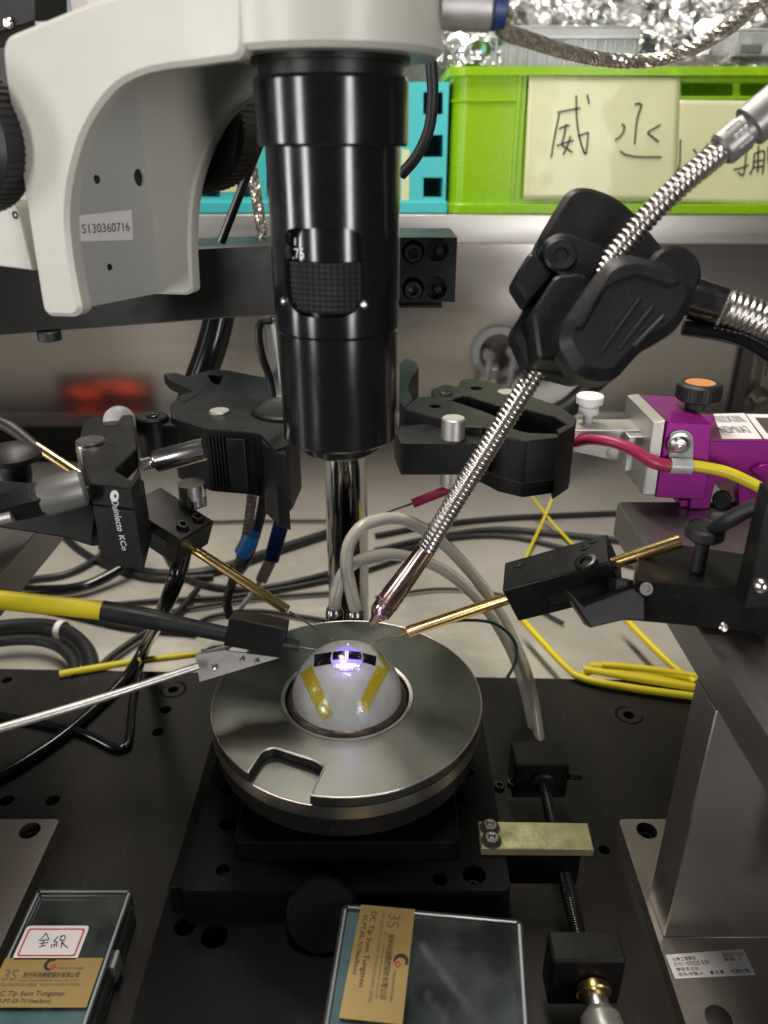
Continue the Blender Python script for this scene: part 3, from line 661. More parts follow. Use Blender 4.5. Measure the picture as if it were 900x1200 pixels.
# light port on the ring with its plug
g = G(); g.cyl((30, -8, 237), (44, -8, 236.5), 5.4, n=36, ch=.5); part('light_port', g, 'alu', t)
t5 = thing('braided_cable', (46, -8, 236), 'silver braided cable hanging in front of the foil with a navy plug', 'cable')
g = G(); g.cyl((44.2, -8, 236.4), (48, -8, 236), 5.0, 4.4, n=32, ch=.4); part('plug', g, 'navy', t5)
g = G(); g.braid([(47.5, -8, 235), D(590, 36, 228), D(620, 47, 245), D(660, 60, 265), D(700, 69, 280), D(740, 72, 285), D(780, 68, 280), D(820, 53, 270), D(860, 28, 258), D(905, -12, 245)], 2.2, 10, 14); part('braid', g, 'braid', t5)
# hanging cables behind the microscope
g = G(); g.tube([Yp(505, 70, 130), Yp(507, 110, 130), Yp(503, 150, 132), Yp(489, 182, 134), Yp(470, 205, 138)], 2.6, 12)
single('black_cable', g, 'rubber', 'thick black cable curving in front of the teal rack right of the tube', 'cable')
g = G(); g.tube([Yp(325, 120, 140), Yp(303, 172, 142), Yp(282, 225, 142), Yp(259, 284, 142)], 2.1, 10)
single('black_rod', g, 'gloss', 'thin black rod slanting down to the boom left of the tube', 'rod')
g = G(); g.braid([Yp(292, 180, 190), Yp(297, 210, 190), Yp(303, 245, 190), Yp(309, 282, 190)], 2.9, 8, 14)
single('short_braid', g, 'braid', 'short silver braided strap hanging left of the tube before the teal rack', 'strap')
g = G(); g.tube([Yp(265, 330, 235), Yp(250, 400, 225), Yp(222, 480, 215), Yp(215, 520, 210)], 9.5, 14)
single('black_conduit', g, 'gloss', 'wide black conduit running down from the boom behind the left clamp', 'conduit')
# tag with black cord left of the tube
t6 = thing('tagged_cord', Yp(318, 465, 60), 'black cord loop with white paper tag close to the left of the tube', 'cord')
g = G(); g.tube([Yp(318, 375, 60), Yp(306, 378, 60), Yp(303, 395, 58), Yp(308, 420, 58), Yp(315, 440, 60), Yp(320, 465, 60)], 1.6, 10); part('cord', g, 'rubber', t6)
g = G(); g.ext([Yp(u, v, 62) for u, v in ((311, 372), (322, 374), (326, 420), (331, 465), (321, 465), (314, 405))], (0, .3, 0)); part('paper_tag', g, 'whiteplastic', t6)
# ================================================================ left clamp
ZT = 95.0
def zpoly(P, z, r=0, n=3): 
    q = [Zp(u, v, z) for u, v in P]; return rp(q, r, n) if r else q
t = thing('left_clamp', Zp(265, 500, 67), 'black clamp with ribbed side and round collar left of the microscope tube', 'clamp')
g = G(); P = zpoly([(199, 474), (208, 464), (226, 458), (232, 446), (240, 434), (263, 433), (300, 440), (345, 448), (350, 500), (338, 522), (322, 528), (304, 509), (284, 506), (240, 503), (200, 490)], ZT, 2)
hs = [zpoly([(240, 439), (262, 440), (257, 451), (249, 449)], ZT)]
g.ext([p - V((0, 0, 29)) for p in P], (0, 0, 29), [[p - V((0, 0, 29)) for p in hs[0]]], ch=.5); part('clamp_body', g, 'abs', t)
g = G(); P = zpoly([(206, 466), (224, 464), (226, 459), (212, 452), (198, 446), (191, 438), (205, 436), (220, 441), (242, 434), (246, 446), (232, 462), (215, 472)], ZT + .3, 1.6); g.ext([p - V((0, 0, 5)) for p in P], (0, 0, 5), ch=.4); part('claw', g, 'abs', t)
c = Zp(338, 481, ZT); g = G(); g.lathe([(17, .1), (17, 1.2), (15.8, 1.9), (14.4, 1.0), (13, .6), (0, .6)], c, (0, 0, 1), 56); part('collar', g, 'abs', t)
c = Zp(257, 483.5, ZT); g = G(); g.lathe([(4.6, .1), (4.6, .8), (4.2, 1.2), (0, 1.2)], c, (0, 0, 1), 28); part('pivot_pin', g, 'alu', t)
A0, A1 = Zp(241, 503.5, ZT), Zp(284, 506.5, ZT); dx = (A1 - A0).normalized(); nn = V((dx.y, -dx.x, 0)); nn = nn if nn.y < 0 else -nn
for i in range(5):
    p = A0 + dx * (1.2 + i * 1.55); g = G(); g.box(p + nn * .3 - V((0, 0, 15)), (.8, .9, 25), dx, nn, (0, 0, 1)); part('grip_rib', g, 'abs', t, .2)
g = G(); g.box(A0 + dx * 13 + nn * .4 - V((0, 0, 15)), (8.4, .9, 24), dx, nn, (0, 0, 1)); part('side_pad', g, 'rubber', t, .3)
g = G(); P = zpoly([(305, 511), (314, 514), (334, 527), (336, 534), (322, 530), (306, 518)], ZT - 1, 1); g.ext([p - V((0, 0, 33)) for p in P], (0, 0, 33), ch=.4); part('jaw_tip', g, 'abs', t)
# knuckle, bolt and hex nut
c = Zp(178, 487, ZT); g = G(); g.cyl(c - V((0, 0, 22)), c, 7.2, n=32, ch=.7); kn = part('knuckle', g, 'abs', t)
g = G(); g.screw(Zp(179, 488, ZT), (0, 0, 1), 2.6, .9); part('screw', g, 'screw', kn)
g = G(); g.box(c + V((10, 0, -12)), (26, 11, 19), (1, -.1, 0), (.1, 1, 0)); part('knuckle_arm', g, 'abs', t, .8)
b0_, b1_ = D(166, 545, 300), D(240, 526, 300); ax = (b1_ - b0_).normalized(); L = (b1_ - b0_).length
g = G(); g.lathe([(0, 0), (2.3, 0)] + [(2.3 + .35 * (i % 2), .5 * i) for i in range(1, 9)] + [(2.4, 4.6), (3.9, 5.4), (4.4, 6.2), (4.4, L), (0, L)], b0_, ax, 28); part('bolt', g, 'steel', t)
c = D(224, 566, 325); g = G(); g.cyl(c, c + V((0, 0, -9)), 5.8, n=28); g.cyl(c + V((0, 0, -6)), c + V((0, 0, -10)), 6.4, n=6); part('hex_nut', g, 'steel', t)
# ---- front jaw with lettering
t = thing('lettered_jaw', Zp(130, 570, 64), 'black jaw block with white lettering on its front left of the probe holder', 'clamp jaw')
g = G(); P = zpoly([(93, 514), (97, 494), (115, 488), (121, 494), (138, 493), (143, 486), (155, 486), (159, 512), (160, 526), (134, 551), (154, 563), (163, 545), (163, 560), (154, 573), (104, 567), (99, 548)], ZT, 1.0)
g.ext([p - V((0, 0, 8)) for p in P], (0, 0, 8), ch=.4); part('jaw_top', g, 'abs', t)
f0, f1, f2 = Zp(104, 567, ZT), Zp(154, 573, ZT), Zp(165, 540, ZT)
g = G(); P = [f0, f1, f2, f2 + V((-4, 6, 0)), f1 + V((-6, 9, 0)), f0 + V((2, 9, 0))]
g.ext([V((p.x, p.y, ZT - 33)) for p in P], (0, 0, 24.8), ch=.5); jf = part('jaw_face', g, 'abs', t)
nf = V(((f1 - f0).y, -(f1 - f0).x, 0)).normalized(); kf = nf.dot(f0) + .05 * (1 if nf.y < 0 else -1)
lp = lambda u, v: Pl(u, v, nf, nf.dot(f0))
nfo = nf if nf.y < 0 else -nf
def vtext(s, top, bot, wpx):
    p, q = lp(*top) + nfo * .1, lp(*bot) + nfo * .1; u = lp(top[0] + wpx, top[1]) - lp(*top)
    return text('lettering', s, p, q, u, u.length, 'mark', jf, .12)
vtext('Ouinlecto', (130.5, 585), (138, 622), 8); vtext('KCo', (139.5, 627), (143.5, 644.5), 6.5)
g = G(); pts = [lp(134.5 + 5.0 * math.cos(a), 581 + 6.8 * math.sin(a)) + nfo * .18 for a in [2 * math.pi * i / 24 for i in range(24)]]
g.ext(pts, nfo * .1, [[lp(135.5 + 1.6 * math.cos(a), 581 + 2.4 * math.sin(a)) + nfo * .18 for a in [2 * math.pi * i / 14 for i in range(14)]]]); part('logo', g, 'mark', jf)
g = G(); c = Zp(106, 519, ZT); g.lathe([(5.6, 0), (5.8, .9), (5.4, 1.4), (0, 1.4)], c, (0, 0, 1), 28); g.cyl(c - V((1.4, 4, 16)), c - V((1.4, 4, 0)), 3.0, n=20); part('pivot_pin', g, 'steel', t)
g = G(); c = Zp(131, 497, ZT); g.lathe([(3.6, .05), (3.4, .35), (2.2, .3), (0, .1)], c, (0, 0, 1), 24); part('hole_rim', g, 'hole', t)
# white ball behind the jaw
g = G(); g.ball(Yp(140, 494, 150), 8.6); single('white_ball', g, 'whiteplastic', 'white ball knob showing above the lettered black jaw', 'knob')
# ================================================================ right clamp
t = thing('right_clamp', Zp(570, 500, 67), 'black two jaw clamp with upright steel pin right of the microscope tube', 'clamp')
bj = [(505, 456), (522, 450), (536, 453), (539, 446), (549, 443), (579, 448), (606, 459), (634, 468), (659, 477), (676, 490), (674, 499), (664, 497), (648, 487), (607, 477), (579, 474), (545, 463), (531, 468), (508, 465)]
g = G(); hs = [circ(Zp(558, 455, ZT - 28), (0, 0, 1), 3, 18)]
P = zpoly(bj, ZT, 1.5); hs = [[V((p.x, p.y, ZT - 28)) for p in circ(Zp(558, 455, ZT), (0, 0, 1), 3.2, 18)]]
g.ext([p - V((0, 0, 28)) for p in P], (0, 0, 28), hs, ch=.5); part('back_jaw', g, 'abs', t)
fj = [(488, 466), (504, 464), (532, 470), (565, 481), (580, 487), (590, 499), (618, 507), (654, 508), (655, 513), (618, 517), (588, 511), (565, 500), (543, 499), (517, 491), (473, 479)]
P = zpoly(fj, ZT, 1.5); hs = [[V((p.x, p.y, ZT - 28)) for p in circ(Zp(510, 476, ZT), (0, 0, 1), 2.8, 18)]]
g = G(); g.ext([p - V((0, 0, 19)) for p in P], (0, 0, 19), [[p + V((0, 0, 9)) for p in hs[0]]], ch=.5); part('front_jaw', g, 'abs', t)
g = G(); P = zpoly([(562, 492), (590, 502), (618, 508), (652, 509), (653, 513), (618, 517), (588, 511), (563, 500)], ZT - 3, 1); g.ext([p - V((0, 0, 26)) for p in P], (0, 0, 26), ch=.4); part('jaw_shoe', g, 'abs', t)
g = G(); P = zpoly([(676, 491), (674, 499), (655, 509), (652, 503), (664, 497)], ZT - .4, .6); g.ext([p - V((0, 0, 30)) for p in P], (0, 0, 30), ch=.4); part('jaw_end', g, 'abs', t)
g = G(); P = zpoly([(468, 426), (476, 419), (488, 424), (491, 431), (483, 441), (477, 453), (484, 468), (474, 478), (468, 470)], ZT, 1); g.ext([p - V((0, 0, 20)) for p in P], (0, 0, 20), ch=.4); part('spring_hook', g, 'abs', t)
g = G(); P = zpoly([(462, 500), (520, 495), (575, 506), (575, 520), (470, 520)], ZT - 4, 1); g.ext([p - V((0, 0, 14)) for p in P], (0, 0, 14)); part('jaw_core', g, 'abs', t)
c = Zp(530, 498, ZT); p = V((c.x, c.y - 5.0, ZT + 5)); g = G(); g.cyl(p - V((0, 0, 31)), p, 5.0, n=36, ch=.5); part('steel_pin', g, 'alu', t)
c = Zp(594, 460, ZT); g = G(); g.lathe([(4.6, .1), (4.6, .6), (0, .6)], c, (0, 0, 1), 24); part('pivot_pin', g, 'alu', t)
c = Zp(523, 461, ZT); g = G(); g.lathe([(3.2, .1), (3.0, .7), (1.5, .6), (0, .2)], c, (0, 0, 1), 20); part('screw', g, 'screw', t)
g = G(); q = Zp(626, 492, ZT - 9); g.box(q, (9, 1.2, 11), (1, -.1, 0), (.1, 1, 0)); part('jaw_pad', g, 'rubber', t, .3)
# ================================================================ gold probes
def probe(name, tip, e0, e1, r, mt, label, hook=None):
    t = thing(name, tip, label, 'probe')
    d = (e1 - e0).normalized(); L = (e1 - e0).length
    g = G(); g.lathe([(0, 0), (r * .55, 0), (r * .55, -.01), (r * .92, .2), (r, .6), (r, L), (0, L)], e0, d, 32); part('gold_tube', g, 'gold', t)
    g = G(); g.sweep([e0 - d * 1 + (tip - e0) * k for k in (0, .3, .6, .85, 1)], [.42, .40, .36, .25, .06], 8); part('needle', g, mt, t)
    return t, d
tipL = D(397, 754, 311); eL0, eL1 = D(337, 715, 311.5), D(38, 520, 339)
pl, dL = probe('gold_probe', tipL, eL0, eL1, 2.1, 'steel', 'gold probe tube slanting down from the left black holder to the dome')
g = G(); g.taper([D(-8, 492, 341), D(15, 503, 340), D(42, 524, 338.5)], [2.6, 2.9, 2.5]); part('sleeve', g, 'rubber', pl)
tipR = D(430, 756, 312); eR0 = D(478, 740, 308); eR1 = D(798, 634, 266)
prb, dR = probe('gold_probe', tipR, eR0, eR1, 2.25, 'gold', 'gold probe tube slanting down from the right black holder to the dome')
h0 = tipR.lerp(eR0, .5); g = G(); g.tube([h0 + V((2, 0, 0)), h0 + V((2.4, 0, -1.6)), h0 + V((3.4, 0, -1.2))], .14, 6); part('bent_whisker', g, 'gold', prb)
# holders
def holder(name, A, B, C3, D3, Z, label, grow=1.0):
    t = thing(name, D(*D3, Z), label, 'probe holder'); o, a, b, c = trib(A, B, C3, D3, Z)
    return t, o, a, b, c
t, o, a, b, c = holder('probe_holder', (212, 634), (168, 608), (240, 611), (200, 664), 306, 'black probe holder block left of the steel pole beneath the left clamp')
g = G(); g.par(o, a * 1.65, b, c); part('block', g, 'anod', t, .7)
for k, (x, y) in enumerate(((.32, .35), (.30, .78))):
    g = G(); g.screw(o + a * x + b * y - c.normalized() * .2, -c, 2.6, 1.4); part('screw', g, 'screw', t)
g = G(); q = o + a * .28 + c * .42; g.box(q + a * .35 - b.normalized() * .05, (a.length * .62, .6, c.length * .22), a, b, c); part('slot', g, 'hole', t)
t, o, a, b, c = holder('probe_holder', (588, 692), (700, 655), (598, 662), (611, 732), 284, 'black probe holder block right of the gooseneck gripping a gold tube')
g = G(); g.par(o, a, b, c); part('block', g, 'anod', t, .8)
for x, y in ((.14, .75), (.78, .72), (.86, .88)):
    g = G(); g.screw(o + a * x + b * y, -c, 1.5, .5); part('screw', g, 'hole', t)
g = G(); g.screw(o + a * .80 + b * .12 - c * .02, -c, 4.2, 1.6); part('screw', g, 'screw', t)
g = G(); g.box(o + a * .62 + c * .62 - b.normalized() * .05, (a.length * .50, .6, c.length * .26), a, b, c); part('slot', g, 'hole', t)
# ---- right holder arm with thumb screw and lever
t = thing('holder_arm', Zp(800, 680, 53), 'black arm with thumb screw and lever holding the right probe holder', 'arm')
P = zpoly([(747, 646), (800, 638), (915, 655), (915, 697), (872, 690), (817, 685), (745, 679)], 72, .6)
g = G(); g.ext([p - V((0, 0, 16.5)) for p in P], (0, 0, 16.5), ch=.5); part('arm_bar', g, 'anod', t)
g = G(); g.ext([D(u, v, 258) for u, v in ((664, 691), (686, 711), (722, 697), (744, 690), (756, 700), (756, 728), (730, 727), (692, 736), (676, 712))], FW * 9, ch=.5); part('finger_plate', g, 'anod', t)
g = G(); g.ext([D(u, v, 262) for u, v in ((722, 680), (742, 680), (745, 697), (722, 699))], FW * 9); part('finger_step', g, 'anod', t)
g = G(); p = D(757, 690, 256.5); g.lathe([(2.3, 0), (2.2, .4), (1.2, .4), (1.1, .1), (0, .1)], p, -FW, 18); part('screw', g, 'screw', t)
g = G(); p = D(848, 735, 247); g.pan(p, -FW, 1.6, .8); part('screw', g, 'gunmetal', t)
kp = Zp(817, 668, 72); g = G(); g.lathe([(0, 0), (2.4, 0), (2.4, 11), (5.0, 12), (6.4, 13.2), (6.4, 16.2), (5.6, 17), (5.2, 16.6), (0, 16.4)], kp, (0, 0, 1), 40); part('thumb_screw', g, 'rubber', t)
g = G(); g.tube([kp + V((3, 2, 14)), D(852, 611, 246), D(880, 596, 240), D(910, 588, 236)], 2.6, 14); part('lever', g, 'rubber', t)
g = G(); g.box(D(903, 640, 238), (12, 8, 40)); part('post', g, 'anod', t, .5)
g = G(); g.ball(D(892, 686, 233), 2.4); part('ball_plunger', g, 'steel', t)
# ---- left arm and its thumb screw
t = thing('holder_arm', D(40, 630, 300), 'black arm at the left edge under the grey plug', 'arm')
g = G(); g.ext([D(u, v, 292) for u, v in ((-40, 560), (100, 572), (112, 600), (108, 640), (71, 629), (-40, 612))], FW * 16, ch=.5); part('arm_bar', g, 'anod', t)
kp = D(20, 556, 318); g = G(); g.lathe([(0, -4), (5, -4), (6, 0), (6, 5), (8, 6), (11, 7), (11, 9), (8, 12), (0, 14)], kp, (0, 0, 1), 36); part('thumb_screw', g, 'rubber', t)
# grey plug
t = thing('grey_plug', D(60, 580, 270), 'grey metal cable plug entering from the left edge above the yellow lead', 'plug')
p0, p1 = D(100, 570, 272), D(50, 583, 268); d = (p1 - p0).normalized()
g = G(); g.lathe([(0, 0), (5.0, 0), (6.6, 1), (6.8, 4), (6.8, 13), (6.0, 15.5), (0, 15.5)], p0, d, 40); part('shell', g, 'cable_grey', t)
g = G(); g.sweep([p0 + d * 12, p0 + d * 17, p0 + d * 26, D(-30, 603, 264)], [6.0, 6.9, 5.8, 5.6], 6); part('grip', g, 'abs', t)
g = G(); g.tube([D(15, 604, 262), D(-20, 612, 262)], 2.2, 14); part('pin', g, 'alu', t)
# ================================================================ yellow lead probe and perforated carrier
t = thing('yellow_lead_probe', D(300, 750, 300), 'thick yellow lead with black sleeve and block ending beside the dome', 'probe')
g = G(); g.tube([D(-30, 700, 288), D(50, 708, 290), D(122, 715.5, 292)], 3.7, 16); part('yellow_lead', g, 'yellow', t)
g = G(); g.taper([D(120, 715.3, 292), D(160, 722, 293), D(195, 729, 294.5), D(225, 735, 296), D(268, 744, 298)], [3.9, 4.0, 4.0, 3.4, 3.2, 3.1]); part('heat_shrink', g, 'rubber', t)
o, a, b, c = trib((266, 758), (326, 771), (277, 727), (268, 762), 292)
A = [D(u, v, 294) for u, v in ((268, 725), (276, 724), (335, 737), (333, 752), (327, 769), (262, 757))]
g = G(); g.ext(A, FW * 12 + UP * 2, ch=.6); part('block', g, 'anod', t)
g = G(); g.taper([D(326, 754, 300), D(338, 755, 301), D(350, 757, 302)], [2.6, 2.5, 2.3]); part('nose', g, 'rubber', t)
g = G(); g.sweep([D(349, 757, 302), D(362, 759.5, 303), D(372, 761, 304)], [.5, .35, .08], 8); part('needle', g, 'screw', t)
t = thing('perforated_carrier', D(270, 780, 300), 'bright rod with drilled metal plate under the black block of the yellow lead', 'carrier')
A = [D(u, v, z) for u, v, z in ((229, 765, 297), (246, 757, 299), (327, 770, 303), (233, 799, 293))]
A = [D(229, 768, 296), D(262, 762, 296), D(327, 771, 296), D(234, 799, 296)]
hs = [[D(u + r * math.cos(x), v + r * math.sin(x), 296) for x in [2 * math.pi * i / 14 for i in range(14)]] for u, v, r in ((252, 781, 4.2), (284, 772, 3.6), (301, 774, 3.6))]
g = G(); g.ext(A, FW * 1.4, hs, ch=0); part('drilled_plate', g, 'alu', t)
for u, v, r in ((252, 781, 4.4), (284, 772, 3.8), (301, 774, 3.8)):
    g = G(); g.lathe([(r * .33, .1), (r * .30, -.5), (r * .18, -.9), (0, -.9)], D(u, v, 296), -FW, 16); part('rivet', g, 'steel', t)
g = G(); P = [D(229, 766, 296.4), D(247, 757, 300), D(275, 753, 304), D(262, 762, 297)]; g.ext(P, UP * -1.2); fl = part('drilled_flange', g, 'alu', t)
for u, v in ((238, 762), (246, 760.5), (254, 758.5)):
    g = G(); g.lathe([(1.0, .1), (.7, .4), (0, .4)], D(u, v, 298), UP, 12); part('rivet', g, 'steel', fl)
g = G(); g.tube([D(-20, 859, 262), D(100, 824, 276), D(232, 781, 294)], 1.55, 14); part('rod', g, 'alu', t)
# ================================================================ gooseneck light guide in its clamp
t = thing('light_guide', D(440, 722, 315), 'bright corrugated gooseneck light guide pointing down at the chuck', 'light guide')
GP = [D(846, 176, 236), D(800, 214, 238), D(760, 253, 242), D(720, 300, 247), D(676, 362, 255), D(630, 432, 264), D(590, 496, 272), D(550, 560, 281), D(515, 617, 290), D(499, 645, 296)]
g = G(); g.corr(GP, 3.85, 1.95, .62, 22, 6); part('gooseneck', g, 'flex', t, smooth=60)
g = G(); f0, f1 = D(500, 643, 295.5), D(436, 731, 314); d = (f1 - f0).normalized(); L = (f1 - f0).length
g.lathe([(3.2, -1), (3.7, 0), (4.6, L * .55), (4.7, L * .62), (4.4, L * .63), (4.4, L * .66), (4.8, L * .67), (4.8, L * .72), (4.3, L * .73), (4.6, L * .76), (4.4, L * .84), (2.2, L * .93), (1.7, L), (0, L)], f0, d, 40); part('ferrule', g, 'ferrule', t)
g = G(); q0, q1 = D(846, 176, 236), D(925, 110, 230); d = (q1 - q0).normalized(); L = (q1 - q0).length
g.lathe([(0, -.5), (4.6, -.5), (5.4, .5), (5.4, L * .3), (4.8, L * .32), (4.8, L * .4), (6.4, L * .42), (6.4, L), (0, L)], q0, d, 36); part('grey_collar', g, 'cable_grey', t)
for k in (.1, .17, .24):
    for s in (-1, 0, 1):
        g = G(); u_ = (-FW).cross(d).normalized(); cc = q0 + d * (L * k) + (-FW * math.cos(s * .6) + u_ * math.sin(s * .6)) * 5.35
        g.box(cc, (1.5, 1.5, .5), d, u_); part('collar_dot', g, 'alu', t, .2)
t = thing('second_light_guide', D(850, 360, 258), 'thick corrugated gooseneck with black collar leaving the clamp to the right', 'light guide')
g = G(); g.taper([D(770, 335, 262), D(812, 350, 260), D(846, 360, 258)], [6.4, 7.0, 6.6], 24); part('black_collar', g, 'gunmetal', t)
g = G(); g.corr([D(850, 361, 258), D(872, 368, 257), D(900, 380, 256), D(930, 396, 255)], 6.2, 2.1, .55, 26, 6); part('gooseneck', g, 'flex', t, smooth=60)
g = G(); g.tube([D(800, 384, 262), D(850, 392, 260), D(880, 402, 258), D(915, 425, 256)], 2.6, 12); part('black_lead', g, 'gloss', t)
t = thing('gooseneck_clamp', D(700, 330, 270), 'bulky black plastic clamp gripping the gooseneck in front of the green basket', 'clamp')
def imgp(P, Z, r): return rp([D(u, v, Z) for u, v in P], r, 5)
zz = lambda X, Y: (560 + X / 2.647, 160 + Y / 2.647)
g = G(); g.ext(imgp([zz(*q) for q in ((285, 155), (345, 148), (430, 178), (490, 228), (560, 315), (600, 370), (520, 640), (330, 760), (160, 715), (108, 592), (160, 515), (190, 310), (235, 232))], 256, [7, 5, 5, 5, 4, 3, 3, 3, 3, 3, 3, 3, 4]), FW * 16, ch=2.2); part('back_jaw', g, 'abs', t)
g = G(); g.ext(imgp([zz(*q) for q in ((108, 440), (165, 350), (200, 380), (245, 425), (160, 520))], 248, 2.5), FW * 13, ch=1.2); part('wing_nut', g, 'abs', t)
g = G(); g.ext(imgp([zz(*q) for q in ((190, 330), (260, 285), (420, 345), (330, 500), (250, 420))], 246, 5), FW * 12, ch=1.6); part('pivot_lug', g, 'abs', t)
g = G(); p = D(*zz(258, 368), 245.9); g.lathe([(5.5, .1), (4.6, .8), (2.4, .5), (2.0, -1.5), (0, -1.5)], p, -FW, 28); part('pivot_boss', g, 'abs', t)
g = G(); g.ext(imgp([zz(*q) for q in ((405, 375), (470, 352), (600, 385), (672, 440), (684, 500), (622, 605), (520, 655), (440, 745), (395, 757), (318, 742), (255, 640), (268, 575))], 226, [5, 4, 5, 5, 4, 5, 4, 5, 4, 6, 5, 5]), FW * 17, ch=3.2); fb = part('front_jaw', g, 'abs', t)
g = G(); g.ext(imgp([zz(*q) for q in ((412, 402), (480, 380), (590, 408), (640, 450), (600, 470), (490, 430), (400, 470), (330, 600), (290, 600))], 224.9, 3), FW * 3, ch=1.0); part('raised_rim', g, 'abs', fb)
for (x0, y0, x1, y1) in ((500, 505, 380, 670), (540, 530, 435, 660), (576, 558, 482, 652)):
    g = G(); g.tube([D(*zz(x0, y0), 226), D(*zz((x0 + x1) / 2, (y0 + y1) / 2), 225.8), D(*zz(x1, y1), 226)], .75, 8); part('grip_ridge', g, 'abs', fb)
g = G(); p = D(*zz(612, 420), 238); g.cyl(p, p + FW * 22, 8.6, n=40, ch=1.4); part('swivel', g, 'abs', t)
g = G(); g.ext(imgp([zz(*q) for q in ((170, 540), (240, 430), (330, 420), (380, 560), (300, 700), (190, 690))], 240, 2), FW * 17, ch=1.0); part('hinge_block', g, 'abs', t)
g = G(); g.pan(D(*zz(236, 706), 252), -FW, 1.5, 1.2); part('screw', g, 'screw', t)
# ================================================================ back shelf: lime basket with notes, foil and clear boxes; teal rack
SZ = 154.3
t = thing('lime_basket', (160, 480, SZ), 'lime green plastic basket with two handwritten notes on its front', 'basket')
x0 = Yp(529, 170, 405).x; xg = Yp(612, 170, 405).x; x1 = x0 + 335; y0, y1 = 405.0, 560.0; zt = Yp(700, 88, 405).z
def crect(x0, y0, x1, y1, r, z): return rp([(x0, y0, z), (x1, y0, z), (x1, y1, z), (x0, y1, z)], r, 6)
oc = rp([(xg, y0, SZ), (x0, y0, SZ), (x0, y1, SZ), (x1, y1, SZ), (x1, y0, SZ)], [0, 16, 16, 16, 16], 6)
ic = rp([(x1 - 2.6, y0 + .6, SZ), (x1 - 2.6, y1 - 2.6, SZ), (x0 + 2.6, y1 - 2.6, SZ), (x0 + 2.6, y0 + 2.6, SZ), (xg, y0 + 2.6, SZ)], [0, 13, 13, 13, 0], 6)
g = G(); g.ext(oc + ic, (0, 0, zt - SZ)); part('side_wall', g, 'lime', t)
def pq(u, v): return Yp(u, v, y0)
slots = []
for a, b in ((800, 862), (869, 931), (938, 990)):
    p = [pq(a, 97), pq(b, 97), pq(b, 112), pq(a, 112)]; slots.append([V((q.x, y0 + 3.0, q.z)) for q in rp(p, 1.5, 3)])
fp = [V((xg, y0 + 3.0, SZ)), V((x1 - 3, y0 + 3.0, SZ)), V((x1 - 3, y0 + 3.0, zt)), V((xg, y0 + 3.0, zt))]
g = G(); g.ext(fp, (0, 2.4, 0), slots); part('front_wall', g, 'lime', t)
for a, b in ((796, 935),):
    for v in (94, 115):
        p, q = pq(a, v), pq(1000, v); g = G(); g.bx(p.x, q.x, y0 - .2, y0 + 3.2, p.z - .9, p.z + .9); part('slot_rail', g, 'lime', t, .3)
for u in (604,):
    p = pq(u, 170); g = G(); g.bx(p.x - 1.6, p.x + 1.6, y0 - 1.6, y0 + 3.4, SZ + 6, zt); part('rib', g, 'lime', t, .5)
R1_ = crect(x0 - 3.5, y0 - 4, x1 + 3.5, y1 + 4, 18, zt - .5); R2_ = crect(x0 + 3, y0 + 3.5, x1 - 3, y1 - 3, 13, zt - .5)
g = G(); g.ext(R1_, (0, 0, 6), [R2_]); part('rim', g, 'lime', t)
g = G(); g.ext(crect(x0 - 1.2, y0 - 3.4, x1 + 2, y1 + 2, 15, SZ), (0, 0, 7.6), ch=.6); part('bottom_tray', g, 'lime', t)
g = G(); P = [(x0 + 16 - 16.6 * math.cos(a), y0 + 16 - 16.6 * math.sin(a), zt - 17) for a in [math.radians(i * 10) for i in range(-1, 10)]] + [(xg - 3, y0 - .6, zt - 17)]
g.tube(P, .9, 8, 2); part('side_bead', g, 'lime', t)
def sheet(corner, nx, ny, amp, fr, nrm, seed=0, fold=()):
    g = G(); rows = []
    for j in range(ny + 1):
        r = []
        for i in range(nx + 1):
            a, b = i / nx, j / ny; p = corner[0].lerp(corner[1], a).lerp(corner[3].lerp(corner[2], a), b)
            k = noise.noise(V((p.x * fr + seed, p.y * fr, p.z * fr))) * amp + noise.noise(V((p.x * fr * 2.7, p.y * fr + seed, p.z * fr * 2.7))) * amp * .4
            r.append(g.v(p + V(nrm) * (k + amp)))
        rows.append(r)
    for a, b in zip(rows[:-1], rows[1:]):
        for i in range(nx): g.f([a[i], a[i + 1], b[i + 1], b[i]])
    return g
def solid(o, th):
    m = o.modifiers.new('thickness', 'SOLIDIFY'); m.thickness = th * MM; m.offset = -1
def zn(X, Y): return (600 + X / 3, 80 + Y / 3)
notes = []
